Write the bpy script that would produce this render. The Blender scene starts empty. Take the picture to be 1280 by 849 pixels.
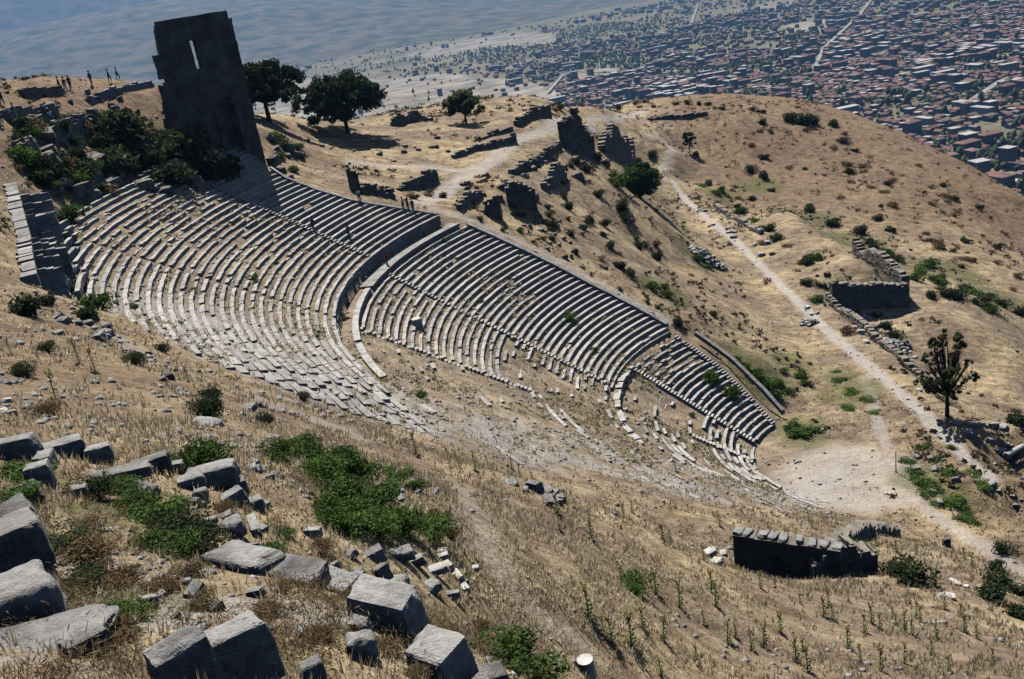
import bpy, math, random
import numpy as np
from mathutils import Matrix, Vector

A = np.array
random.seed(11)
rng = np.random.default_rng(11)
scene = bpy.context.scene
col = scene.collection

# ------------------------------------------------------------------ camera, sky, sun
PITCH, ROLL, FOC = math.radians(20.35), math.radians(-9.56), 1197.0   # focal length in pixels of a 1280 px wide frame
_up0 = A([0, math.sin(PITCH), math.cos(PITCH)]); _rt0 = A([1.0, 0, 0])
FWD = A([0, math.cos(PITCH), -math.sin(PITCH)])
RGT = _rt0 * math.cos(ROLL) + _up0 * math.sin(ROLL)
UPV = -_rt0 * math.sin(ROLL) + _up0 * math.cos(ROLL)
cam_data = bpy.data.cameras.new('camera')
cam_data.sensor_width = 36.0
cam_data.lens = 36.0 * FOC / 1280.0
cam_data.clip_start = 0.1
cam_data.clip_end = 80000
cam = bpy.data.objects.new('camera', cam_data); col.objects.link(cam)
cam.matrix_world = Matrix(((RGT[0], UPV[0], -FWD[0], 0), (RGT[1], UPV[1], -FWD[1], 0), (RGT[2], UPV[2], -FWD[2], 0), (0, 0, 0, 1)))
scene.camera = cam

SUN_EL = math.radians(56); SUN_AZ = math.radians(-14)      # azimuth from +Y, negative towards -X
world = bpy.data.worlds.new('World'); scene.world = world; world.use_nodes = True
wn = world.node_tree.nodes; wl = world.node_tree.links; wn.clear()
sky = wn.new('ShaderNodeTexSky'); sky.sky_type = 'NISHITA'; sky.sun_disc = False
sky.sun_elevation = SUN_EL; sky.sun_rotation = SUN_AZ
sky.altitude = 300; sky.air_density = 0.6; sky.dust_density = 0.4; sky.ozone_density = 1.0
bg = wn.new('ShaderNodeBackground'); bg.inputs['Strength'].default_value = 0.07
wo = wn.new('ShaderNodeOutputWorld')
wl.new(sky.outputs[0], bg.inputs[0]); wl.new(bg.outputs[0], wo.inputs[0])
sd = bpy.data.lights.new('sun', 'SUN'); sd.energy = 5.0; sd.angle = math.radians(0.55); sd.color = (1.0, 0.95, 0.87)
sun = bpy.data.objects.new('sun', sd); col.objects.link(sun)
_s = Vector((math.sin(SUN_AZ) * math.cos(SUN_EL), math.cos(SUN_AZ) * math.cos(SUN_EL), math.sin(SUN_EL)))
sun.rotation_euler = _s.to_track_quat('Z', 'Y').to_euler()
scene.view_settings.view_transform = 'Standard'; scene.view_settings.look = 'None'
scene.view_settings.exposure = 0.65; scene.view_settings.gamma = 1.0
scene.view_settings.use_curve_mapping = False
scene.render.engine = 'CYCLES'
scene.cycles.use_denoising = True
scene.cycles.max_bounces = 5; scene.cycles.diffuse_bounces = 0; scene.cycles.transparent_max_bounces = 8
scene.cycles.volume_bounces = 0

# ------------------------------------------------------------------ pixel helpers
def ray(px, py):
    d = FWD + RGT * (px - 640.0) / FOC + UPV * (424.5 - py) / FOC
    return d / np.linalg.norm(d)
def pd(px, py, dist): return ray(px, py) * dist
def pz(px, py, z):
    d = ray(px, py); return d * (z / d[2])
def py_(px, py, y):
    d = ray(px, py); return d * (y / d[1])

# ------------------------------------------------------------------ value noise
def _hash(i, j, s):
    h = (i.astype(np.int64) * 374761393 + j.astype(np.int64) * 668265263 + s * 1442695041) & 0xffffffff
    h = ((h ^ (h >> 13)) * 1274126177) & 0xffffffff
    return ((h ^ (h >> 16)) & 0xffff) / 65535.0
def vnoise(x, y, s=0):
    i = np.floor(x); j = np.floor(y); u = x - i; v = y - j
    u = u * u * (3 - 2 * u); v = v * v * (3 - 2 * v)
    return ((_hash(i, j, s) * (1 - u) + _hash(i + 1, j, s) * u) * (1 - v) + (_hash(i, j + 1, s) * (1 - u) + _hash(i + 1, j + 1, s) * u) * v)
def fbm(x, y, octv=4, s=0):
    t = 0; a = 0.5; f = 1.0
    for k in range(octv):
        t = t + a * (vnoise(x * f + 17.3 * k, y * f - 9.1 * k, s + k) - 0.5) * 2; a *= 0.5; f *= 2.03
    return t
def sstep(x, a, b):
    t = np.clip((x - a) / (b - a), 0, 1); return t * t * (3 - 2 * t)

# ------------------------------------------------------------------ terrain: control points read off the photograph
CX, CY = 37.2, 97.3                                   # centre of the theatre's circles
PR = [0, 11.5, 26.5, 26.6, 27.6, 27.7, 52.5, 52.6, 54.4, 54.5, 78, 84]
PZ = [-57, -57, -47.6, -47.1, -47.1, -46.5, -30.4, -29.9, -29.9, -28.4, -14.6, -13]
def cone(r): return np.interp(r, PR, PZ)
SR = [11.5, 15.5, 20.6, 25.9, 27.8, 36.9, 46, 53.6, 54.5, 58, 61.8, 65.9, 69.4, 72.3, 78]
SA = [124, 122, 122, 125, 126, 133, 138, 142, 144, 148, 152, 154, 155, 154.5, 153]
NR = [11.5, 27.8, 36.9, 46, 53.6, 60, 66, 70, 73, 78]
NA = [236, 234, 227, 221, 217, 214, 211, 207, 201, 193]
def south_a(r): return np.interp(r, SR, SA)
def north_a(r): return np.interp(r, NR, NA)

K = []
def kd(*L):
    for x, y, d in L: K.append(pd(x, y, d))
def kz(*L):
    for x, y, z in L: K.append(pz(x, y, z))
def ky(*L):
    for x, y, v in L: K.append(py_(x, y, v))
def kx(*L):
    for p in L: K.append(A(p, float))
# foreground terrace and slope below the camera
kd((0, 848, 9), (100, 800, 9.6), (200, 848, 8.6), (320, 848, 8.6), (300, 760, 11), (400, 760, 11), (450, 848, 9.3), (520, 848, 10.2), (600, 848, 16.5), (0, 760, 11.5),
   (640, 848, 20), (700, 848, 23), (800, 848, 28), (900, 848, 32), (1000, 848, 36), (1100, 848, 39), (1280, 848, 45),
   (280, 690, 14), (400, 720, 12.6), (500, 740, 11.8), (345, 690, 17), (440, 705, 17), (560, 760, 17), (560, 810, 15.5),
   (60, 640, 14), (20, 720, 12), (150, 700, 13.5), (150, 770, 11.2), (200, 640, 16.5), (0, 590, 17.5), (120, 590, 18.5), (300, 600, 18.5), (320, 640, 17.5), (220, 580, 20),
   (450, 600, 25), (400, 560, 29), (520, 650, 23.5), (560, 700, 21), (620, 750, 23), (700, 700, 29.5), (755, 780, 27.5), (650, 600, 42), (640, 650, 34), (850, 740, 40), (850, 680, 50), (760, 640, 45), (900, 800, 38), (1000, 780, 46),
   (257, 532, 31), (330, 540, 33), (100, 480, 39), (0, 480, 36), (0, 430, 46), (200, 480, 44), (260, 500, 40), (330, 500, 47), (480, 560, 42), (560, 600, 40),
   (130, 430, 58), (40, 420, 55), (900, 720, 64), (1100, 720, 66), (1000, 715, 69), (1150, 740, 62), (1280, 740, 70), (1200, 690, 88), (1100, 670, 86))
# crest of the overgrown north wing
ky((150, 400, 66), (200, 433, 62.5), (250, 457, 61), (300, 476, 60), (380, 506, 60), (450, 530, 60.5), (560, 562, 62), (700, 592, 66), (850, 612, 71), (960, 640, 75))
# theatre bowl
for rr in (4, 11.5, 18, 26.5, 28, 36, 44, 52, 55, 62, 70, 77):
    for aa in (150, 165, 180, 195, 205):
        if aa > south_a(rr) - 3 and (rr < 70 or aa < 196):
            t = math.radians(aa); K.append(A([CX + rr * math.cos(t), CY + rr * math.sin(t), float(cone(rr)) - 0.2]))
for rr, aa in ((12, 126), (20, 124), (27, 128), (30, 130), (40, 137), (48, 141), (54, 145), (11, 215), (20, 215), (28, 212)):
    t = math.radians(aa); K.append(A([CX + rr * math.cos(t), CY + rr * math.sin(t), float(cone(rr)) - 0.2]))
# the long level terrace under the theatre, its edge and the ground below
for yy in range(78, 236, 9):
    e = 67.0 if 151 < yy < 212 else (54.0 if yy > 96 else 60)
    for xx in ((44, 50) if yy > 112 else (38, 44, 50)): kx((xx, yy, -57))
    kx((e - 1.5, yy, -57.1), (e + 1.5, yy, -61.2 if yy < 140 else -60.5))
    if e > 60: kx((58, yy, -57))
kx((43, 256, -56.5), (52, 256, -57.5), (40, 70, -56.8), (46, 70, -57.5), (60, 60, -64))
kz((1110, 374, -61.5), (1180, 400, -62.5), (1280, 420, -69), (1230, 450, -66), (1280, 520, -67), (1200, 370, -63.5), (1280, 600, -60), (1280, 660, -60))
# slope south of the theatre, upper plateau, far hill
kd((900, 400, 142), (860, 360, 150), (760, 300, 150), (690, 290, 143), (640, 272, 144), (600, 255, 143), (560, 250, 146), (640, 240, 149), (700, 250, 158), (760, 245, 172), (830, 330, 166), (850, 290, 182), (770, 215, 195), (930, 440, 136), (980, 500, 132),
   (600, 200, 170), (520, 215, 160), (450, 215, 155), (400, 215, 150), (435, 165, 188), (400, 180, 178), (580, 150, 208), (500, 160, 200), (640, 130, 226), (690, 150, 205), (690, 185, 185), (560, 135, 225), (480, 150, 214),
   (740, 170, 222), (815, 207, 264), (836, 190, 275), (800, 170, 280), (790, 146, 300), (800, 135, 325), (900, 134, 320), (860, 190, 285), (920, 160, 300), (1000, 140, 325), (1040, 150, 325), (1100, 166, 318), (1150, 188, 308), (1200, 211, 302), (1280, 248, 294),
   (900, 235, 262), (1000, 200, 288), (1000, 280, 232), (1100, 250, 256), (1200, 300, 236), (1280, 340, 226), (960, 260, 236))
# ground behind those skylines falls away
kd((700, 131, 245), (750, 135, 290), (640, 136, 290), (560, 142, 290), (700, 140, 300), (760, 144, 370), (1000, 146, 420), (1200, 222, 400), (850, 142, 380), (480, 156, 260))
kx((40, 420, -130), (-40, 330, -90), (140, 430, -150), (230, 330, -150), (-120, 260, -60), (120, 160, -88), (120, 60, -105), (200, 200, -140), (90, 20, -90), (-200, 200, -40), (300, 100, -190), (0, 560, -230), (350, 400, -240), (-200, 450, -180), (-350, 250, -120), (400, 0, -240), (250, -100, -160))
# hill top on the left, tower rock, ground behind the camera
kd((0, 300, 86), (60, 390, 74), (0, 380, 66), (0, 200, 108), (60, 250, 104), (100, 220, 116), (60, 180, 122), (0, 130, 124), (100, 102, 150), (200, 112, 152), (150, 150, 138), (230, 205, 136), (330, 200, 140), (280, 215, 137), (180, 215, 128), (100, 280, 108), (150, 255, 120), (345, 170, 160), (370, 200, 156), (360, 150, 185))
kx((-70, 190, -12), (-95, 170, -10), (-130, 120, -3), (-90, 60, -4), (-60, 30, -3), (-30, 5, -1.8), (0, 0, -1.75), (-8, -8, -1.5), (0, -60, 2), (-100, -60, 6), (2, 1.5, -3.4), (3.5, 3.5, -6.4), (-1.2, 3.5, -3.6), (1, 5, -6), (8, 9, -13.5), (8, 2, -9), (20, 5, -21), (40, 20, -40), (60, -20, -55), (14, 16, -20))
K = A(K)
_c2 = 3.0 ** 2
def _solve():
    n = len(K); d2 = ((K[:, None, :2] - K[None, :, :2]) ** 2).sum(-1)
    F = np.sqrt(d2 + _c2) + np.eye(n) * -0.25
    P = np.c_[np.ones(n), K[:, :2]]
    M = np.zeros((n + 3, n + 3)); M[:n, :n] = F; M[:n, n:] = P; M[n:, :n] = P.T
    return np.linalg.solve(M, np.r_[K[:, 2], 0, 0, 0])
_W = _solve()
def Hbase(x, y):
    sh = np.shape(x); x = np.ravel(x).astype(float); y = np.ravel(y).astype(float); out = np.empty(len(x))
    for i in range(0, len(x), 20000):
        xx = x[i:i + 20000]; yy = y[i:i + 20000]
        F = np.sqrt((xx[:, None] - K[None, :, 0]) ** 2 + (yy[:, None] - K[None, :, 1]) ** 2 + _c2)
        out[i:i + 20000] = F @ _W[:-3] + _W[-3] + _W[-2] * xx + _W[-1] * yy
    return out.reshape(sh)
def theatre_w(x, y):
    """1 inside the seating, 0 outside; second value: weight of the exact cone"""
    r = np.hypot(x - CX, y - CY); a = np.degrees(np.arctan2(y - CY, x - CX)) % 360
    arc = np.radians(1) * np.maximum(r, 5)
    ws = sstep((a - south_a(r)) * arc, -2.2, -0.4)
    wn_ = sstep((north_a(r) - a) * arc, -2.0, 1.0)
    return ws * wn_ * sstep(r, 79.5, 77.5), r, a
def seg_d(x, y, pts):
    best = np.full(np.shape(x), 1e9)
    for (ax, ay), (bx, by) in zip(pts[:-1], pts[1:]):
        dx, dy = bx - ax, by - ay; L = dx * dx + dy * dy + 1e-9
        t = np.clip(((x - ax) * dx + (y - ay) * dy) / L, 0, 1)
        best = np.minimum(best, np.hypot(x - ax - t * dx, y - ay - t * dy))
    return best
PATHS = []; PITS = []
def H(x, y, detail=True):
    x = np.asarray(x, float); y = np.asarray(y, float)
    z = Hbase(x, y)
    w, r, a = theatre_w(x, y)
    wc = w * sstep(a, 218, 200)
    wc = np.maximum(wc, sstep(r, 12.5, 11) * (a > 0))
    z = z * (1 - wc) + (cone(r) - 0.22) * wc
    for pts, wd, dp in PITS: z = z - dp * sstep(seg_d(x, y, pts), wd, wd * .7)
    d = np.hypot(x, y)
    calm = 1 - 0.85 * np.maximum(wc, sstep(x, 38, 41) * sstep(x, 53, 51) * sstep(y, 72, 78) * sstep(y, 250, 240))
    for pts, wd, st in PATHS:
        calm = calm * (0.25 + 0.75 * sstep(seg_d(x, y, pts), wd * 0.5, wd + 1.5))
    amp = np.clip(d / 60, 0.25, 1.6)
    z = z + calm * amp * (0.55 * fbm(x / 7.0, y / 7.0, 3, 3) + 0.16 * fbm(x / 1.3, y / 1.3, 3, 9) * np.clip(60 / (d + 1), 0.4, 1.6))
    if detail:
        z = z + calm * 0.035 * fbm(x / 0.3, y / 0.3, 2, 21) * (d < 60)
    return z
def H1(x, y): return float(H(A([x]), A([y]))[0])
def gp(px, py, dmin=3.0, dmax=600.0):
    """the point of the ground that a pixel of the photograph looks at"""
    d = ray(px, py); t = np.geomspace(dmin, dmax, 600); P = d[None] * t[:, None]
    dz = P[:, 2] - H(P[:, 0], P[:, 1]); u = dz < 0; k = int(np.argmax(u))
    if not u.any():                                # the ray just misses the skyline: take the crest it passes over
        k = int(np.argmin(np.where(t > 60, dz / t, 9))); q = P[k].copy(); q[2] -= dz[k]; return q
    t2 = np.linspace(t[max(k - 1, 0)], t[k], 40); P = d[None] * t2[:, None]
    k = int(np.argmax(P[:, 2] < H(P[:, 0], P[:, 1]))); return P[k]

# ------------------------------------------------------------------ materials
def new_mat(name):
    m = bpy.data.materials.new(name); m.use_nodes = True
    nt = m.node_tree; b = nt.nodes['Principled BSDF']; b.inputs['Roughness'].default_value = 0.95
    b.inputs['Specular IOR Level'].default_value = 0.15
    return m, nt, b
def nz(nt, scale, detail=4, rough=0.55, coord='Object', dist=0.0):
    tc = nt.nodes.get('tc') or nt.nodes.new('ShaderNodeTexCoord'); tc.name = 'tc'
    n = nt.nodes.new('ShaderNodeTexNoise'); n.inputs['Scale'].default_value = scale; n.inputs['Detail'].default_value = detail
    n.inputs['Roughness'].default_value = rough; n.inputs['Distortion'].default_value = dist
    if coord == 'World':
        g = nt.nodes.get('geo') or nt.nodes.new('ShaderNodeNewGeometry'); g.name = 'geo'
        nt.links.new(g.outputs['Position'], n.inputs['Vector'])
    else: nt.links.new(tc.outputs[coord], n.inputs['Vector'])
    return n.outputs['Fac']
def ramp(nt, fac, stops):
    r = nt.nodes.new('ShaderNodeValToRGB'); e = r.color_ramp.elements
    while len(e) < len(stops): e.new(0.5)
    for q, (p, c) in zip(e, stops): q.position = p; q.color = (*c, 1) if len(c) == 3 else c
    nt.links.new(fac, r.inputs[0]); return r.outputs[0]
def mix(nt, fac, a, b, mode='MIX'):
    m = nt.nodes.new('ShaderNodeMix'); m.data_type = 'RGBA'; m.blend_type = mode
    for s, v in ((m.inputs[0], fac), (m.inputs[6], a), (m.inputs[7], b)):
        if hasattr(v, 'is_linked') or hasattr(v, 'links'): nt.links.new(v, s)
        elif isinstance(v, (int, float)): s.default_value = v
        else: s.default_value = (*v, 1)
    return m.outputs[2]
def mth(nt, op, a, b=0.0, clamp=False):
    m = nt.nodes.new('ShaderNodeMath'); m.operation = op; m.use_clamp = clamp
    for s, v in ((m.inputs[0], a), (m.inputs[1], b)):
        if isinstance(v, (int, float)): s.default_value = v
        else: nt.links.new(v, s)
    return m.outputs[0]
def bump(nt, b, h, strength=0.5, dist=0.1):
    n = nt.nodes.new('ShaderNodeBump'); n.inputs['Strength'].default_value = strength; n.inputs['Distance'].default_value = dist
    nt.links.new(h, n.inputs['Height']); nt.links.new(n.outputs[0], b.inputs['Normal'])
def obj_rand(nt):
    o = nt.nodes.new('ShaderNodeObjectInfo'); return o.outputs['Random']
def stone_mat(name, c1, c2, c3, s=1.3, bs=9.0, bst=0.6, bd=0.06, coord='World', vary=0.35):
    m, nt, b = new_mat(name)
    c = ramp(nt, nz(nt, s, 6, 0.65, coord), [(0.32, c2), (0.5, c1), (0.68, c3)])
    f = nz(nt, s * 9, 4, 0.7, coord)
    c = mix(nt, 0.55, c, ramp(nt, f, [(0.3, (0.45, 0.45, 0.45)), (0.62, (1.15, 1.13, 1.1))]), 'MULTIPLY')
    v = mth(nt, 'MULTIPLY_ADD', obj_rand(nt), vary); v.node.inputs[2].default_value = 1 - vary * 0.6
    cv = nt.nodes.new('ShaderNodeCombineColor')
    for i in range(3): nt.links.new(v, cv.inputs[i])
    c = mix(nt, 1.0, c, cv.outputs[0], 'MULTIPLY')
    nt.links.new(c, b.inputs['Base Color'])
    bump(nt, b, mth(nt, 'ADD', nz(nt, bs, 6, 0.7, coord), nz(nt, bs * 5, 3, 0.6, coord)), bst, bd)
    return m
def flat_mat(name, c1, c2, s=2.0, rough=0.9, coord='Object', vary=0.0, bs=0, bst=0.3, bd=0.02):
    m, nt, b = new_mat(name); b.inputs['Roughness'].default_value = rough
    c = ramp(nt, nz(nt, s, 4, 0.6, coord), [(0.35, c1), (0.65, c2)])
    if vary:
        v = mth(nt, 'MULTIPLY_ADD', obj_rand(nt), vary); v.node.inputs[2].default_value = 1 - vary * 0.5
        cv = nt.nodes.new('ShaderNodeCombineColor')
        for i in range(3): nt.links.new(v, cv.inputs[i])
        c = mix(nt, 1.0, c, cv.outputs[0], 'MULTIPLY')
    nt.links.new(c, b.inputs['Base Color'])
    if bs: bump(nt, b, nz(nt, bs, 5, 0.6, coord), bst, bd)
    return m
def leaf_mat(name, c1, c2, s=1.2, trans=0.25):
    m, nt, b = new_mat(name)
    c = ramp(nt, nz(nt, s, 3, 0.6, 'World'), [(0.3, c1), (0.7, c2)])
    v = mth(nt, 'MULTIPLY_ADD', obj_rand(nt), 0.5); v.node.inputs[2].default_value = 0.75
    cv = nt.nodes.new('ShaderNodeCombineColor')
    for i in range(3): nt.links.new(v, cv.inputs[i])
    c = mix(nt, 1.0, c, cv.outputs[0], 'MULTIPLY')
    nt.links.new(c, b.inputs['Base Color'])
    if trans:
        t = nt.nodes.new('ShaderNodeBsdfTranslucent'); nt.links.new(c, t.inputs[0])
        ms = nt.nodes.new('ShaderNodeMixShader'); ms.inputs[0].default_value = trans
        nt.links.new(b.outputs[0], ms.inputs[1]); nt.links.new(t.outputs[0], ms.inputs[2])
        nt.links.new(ms.outputs[0], nt.nodes['Material Output'].inputs[0])
    return m
MAT = {}
MAT['block'] = stone_mat('weathered_stone', (0.27, 0.267, 0.262), (0.12, 0.118, 0.116), (0.38, 0.37, 0.352))
MAT['seat'] = stone_mat('seat_stone', (0.37, 0.355, 0.342), (0.22, 0.21, 0.2), (0.46, 0.445, 0.43), s=0.7, bs=5)
MAT['wallstone'] = stone_mat('ruin_stone', (0.22, 0.20, 0.175), (0.11, 0.10, 0.09), (0.33, 0.30, 0.26), s=0.9)
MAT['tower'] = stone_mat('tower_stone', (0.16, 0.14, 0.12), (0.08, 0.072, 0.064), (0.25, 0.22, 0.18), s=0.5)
MAT['marble'] = stone_mat('white_marble', (0.52, 0.505, 0.475), (0.36, 0.345, 0.32), (0.62, 0.605, 0.575), s=2, bst=0.25)
MAT['leaf'] = leaf_mat('leaf_green', (0.035, 0.075, 0.016), (0.095, 0.16, 0.035))
MAT['leafdark'] = leaf_mat('leaf_dark', (0.022, 0.034, 0.016), (0.055, 0.072, 0.03))
MAT['olive'] = leaf_mat('leaf_olive', (0.07, 0.085, 0.035), (0.15, 0.165, 0.07), s=.8, trans=.5)
MAT['pine'] = leaf_mat('pine_needles', (0.026, 0.044, 0.016), (0.06, 0.09, 0.028), s=0.4, trans=0.15)
MAT['dryleaf'] = leaf_mat('dry_brush', (0.11, 0.075, 0.04), (0.20, 0.145, 0.075))
MAT['mullein'] = leaf_mat('mullein_leaf', (0.15, 0.15, 0.075), (0.26, 0.25, 0.13), s=4)
MAT['yellow'] = leaf_mat('mullein_flower', (0.24, 0.21, 0.06), (0.34, 0.29, 0.09), s=4)
MAT['bark'] = flat_mat('bark', (0.05, 0.04, 0.032), (0.10, 0.08, 0.06), 6, bs=12)

# ------------------------------------------------------------------ mesh helpers
def mesh_np(name, V, F, mat=None, smooth=False):
    """V (n,3) array, F list of faces or (m,3|4) int array"""
    me = bpy.data.meshes.new(name)
    V = np.asarray(V, np.float32)
    if isinstance(F, np.ndarray):
        m, k = F.shape
        me.vertices.add(len(V)); me.vertices.foreach_set('co', V.ravel())
        me.loops.add(m * k); me.loops.foreach_set('vertex_index', F.ravel().astype(np.int32))
        me.polygons.add(m); me.polygons.foreach_set('loop_start', (np.arange(m) * k).astype(np.int32))
        me.polygons.foreach_set('loop_total', np.full(m, k, np.int32))
        me.update(calc_edges=True); me.validate()
    else:
        me.from_pydata(V.tolist(), [], F); me.update()
    if mat: me.materials.append(mat)
    if smooth: me.polygons.foreach_set('use_smooth', np.ones(len(me.polygons), bool))
    return me
def add(name, me, parent=None, loc=None, rot=None, scale=None):
    o = bpy.data.objects.new(name, me); col.objects.link(o)
    if parent: o.parent = parent
    if loc is not None: o.location = tuple(float(v) for v in loc)
    if rot is not None: o.rotation_euler = tuple(float(v) for v in rot)
    if scale is not None: o.scale = (scale,) * 3 if isinstance(scale, (int, float)) else tuple(float(v) for v in scale)
    return o
def tag(o, label, cat=None, group=None, kind=None):
    if label: o['label'] = label
    if cat: o['category'] = cat
    if group: o['group'] = group
    if kind: o['kind'] = kind
    return o
def structure(o): o['kind'] = 'structure'; return o
BOXF = [(0, 3, 2, 1), (4, 5, 6, 7), (0, 1, 5, 4), (1, 2, 6, 5), (2, 3, 7, 6), (3, 0, 4, 7)]
class MB:
    def __init__(s): s.V = []; s.F = []; s.n = 0
    def raw(s, V, F):
        s.V.append(np.asarray(V, float)); s.F += [tuple(int(i) + s.n for i in f) for f in F]; s.n += len(V)
    def hexa(s, P): s.raw(P, BOXF)
    def box(s, c, size, rz=0.0, jit=0.0):
        c = A(c, float); h = A(size, float) / 2
        P = A([(-1, -1, -1), (1, -1, -1), (1, 1, -1), (-1, 1, -1), (-1, -1, 1), (1, -1, 1), (1, 1, 1), (-1, 1, 1)], float) * h
        if jit: P = P + rng.uniform(-jit, jit, P.shape)
        cr, sr = math.cos(rz), math.sin(rz)
        s.hexa(np.c_[P[:, 0] * cr - P[:, 1] * sr, P[:, 0] * sr + P[:, 1] * cr, P[:, 2]] + c)
    def build(s, name, mat, parent=None, smooth=False, **kw):
        return add(name, mesh_np(name, np.concatenate(s.V), s.F, mat, smooth), parent, **kw)

# ------------------------------------------------------------------ the ground
_a = gp(20, 240)[:2]; _b = gp(44, 352)[:2]; _t = (_b - _a) / np.linalg.norm(_b - _a); _n = A([-_t[1], _t[0]]); _n = _n if _n[0] > 0 else -_n
SPINE = (_a, _b, _t, _n); PITS.append(([tuple(_a + _n * 1.9), tuple(_b + _n * 1.9)], 1.9, 2.2))
def track(*px): return [tuple(gp(*p)[:2]) for p in px]
PATHS = []
_p = [([(48, 88), (48, 112), (47.6, 132), (48.2, 157), (49, 190), (48.3, 213), (48, 245)], .8, .95)]
_p.append((track((830, 225), (822, 214), (836, 196), (842, 188), (826, 174), (802, 166)), 1.0, .75))
_p.append((track((770, 150), (786, 146), (805, 140)), 1.8, .8))
_p.append(([(47.8, 117), (45.6, 116), (44.4, 110), (42.5, 104), (41, 98)], 0.55, .6))
_p.append((track((1110, 590), (1150, 630), (1190, 660), (1240, 690), (1285, 720)), .9, .7))
_p.append((track((524, 252), (560, 240), (590, 215), (640, 178), (690, 160), (740, 150), (770, 147)), 1.7, .8))
_p.append((track((540, 262), (580, 272), (640, 296), (700, 328), (770, 366), (836, 402)), 0.6, .75))
_p.append((track((590, 215), (540, 208), (480, 208), (440, 204)), 1.4, .7))
_p.append((track((575, 610), (600, 660), (620, 710), (660, 760), (720, 800)), 0.3, .3))
_p.append((track((150, 420), (190, 455), (240, 470), (330, 500), (440, 545)), 0.7, .4))
PATHS = _p

def build_ground():
    az = np.r_[np.linspace(-180, -46, 30)[:-1], np.linspace(-46, -33, 40)[:-1], np.linspace(-33, 33.5, 680), np.linspace(33.5, 46, 40)[1:], np.linspace(46, 180, 30)[1:-1]]
    rad = np.r_[np.geomspace(0.8, 6, 14)[:-1], np.geomspace(6, 30, 130)[:-1], np.geomspace(30, 330, 330)[:-1], np.geomspace(330, 900, 30)]
    t = np.radians(az)
    X = rad[:, None] * np.sin(t)[None]; Y = rad[:, None] * np.cos(t)[None]
    Z = H(X, Y)
    rsum = rad[:, None] + 0 * X
    Z = np.where(rsum > 520, np.minimum(Z, Z - (rsum - 520) * 0.8), Z); Z = np.maximum(Z, -300)
    nr, na = X.shape
    V = np.stack([X, Y, Z], -1).reshape(-1, 3)
    i, j = np.meshgrid(np.arange(nr - 1), np.arange(na), indexing='ij'); j2 = (j + 1) % na
    F = np.stack([i * na + j, i * na + j2, (i + 1) * na + j2, (i + 1) * na + j], -1).reshape(-1, 4)[:, ::-1]
    me = mesh_np('hillside', V, np.ascontiguousarray(F), None, True)
    x, y = V[:, 0], V[:, 1]
    m = np.zeros((len(V), 4), np.float32)
    nzv = fbm(x / 2.2, y / 2.2, 3, 40) * 0.8
    for pts, wd, st in PATHS:
        m[:, 0] = np.maximum(m[:, 0], st * sstep(seg_d(x, y, pts) + nzv * 0.5, wd + 0.5, wd * 0.55))
    w, r, a = theatre_w(x, y)
    m[:, 0] = np.maximum(m[:, 0], 0.72 * sstep(np.hypot(x - 34.5, (y - 92)) + nzv * 1.5, 9.5, 6.5))
    # bare bedrock / broken seats of the north wing and rubble
    rock = w * np.maximum(sstep(a, 188, 202) * sstep(r, 51, 56), sstep(a, 199, 207) * .9) * sstep(fbm(x / 3, y / 3, 3, 60) + 0.25 * sstep(r, 40, 58), -0.35, 0.25)
    rock = np.maximum(rock, w * 0.12)
    d0 = np.hypot(x, y)
    rock = np.maximum(rock, sstep(d0, 13, 9) * sstep(fbm(x / 1.2, y / 1.2, 3, 61), -0.1, 0.3) * 0.8)
    m[:, 1] = rock
    m[:, 2] = 0
    for gx, gy, rx in GREEN:
        m[:, 2] = np.maximum(m[:, 2], sstep(np.hypot(x - gx, y - gy) / rx + nzv * 0.4, 1.15, 0.6))
    # reddish brush: far hill flank, left hill
    m[:, 3] = np.maximum(sstep(d0, 200, 260) * sstep(x, 50, 70), np.maximum(sstep(d0, 75, 45) * sstep(x + 0.15 * y, 0, -12) * 0.75, .85 * sstep(r, 78, 84) * sstep(x, -18, -26) * (y < 160) * (d0 > 60)))
    m[:, 3] = np.maximum(m[:, 3], .6 * sstep(x, 40, 43) * sstep(x, 60, 56) * sstep(y, 66, 72) * sstep(y, 100, 94))
    at = me.color_attributes.new('zone', 'FLOAT_COLOR', 'POINT'); at.data.foreach_set('color', m.ravel())
    me.materials.append(ground_mat())
    return structure(add('hillside', me))
GREEN = []
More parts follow.
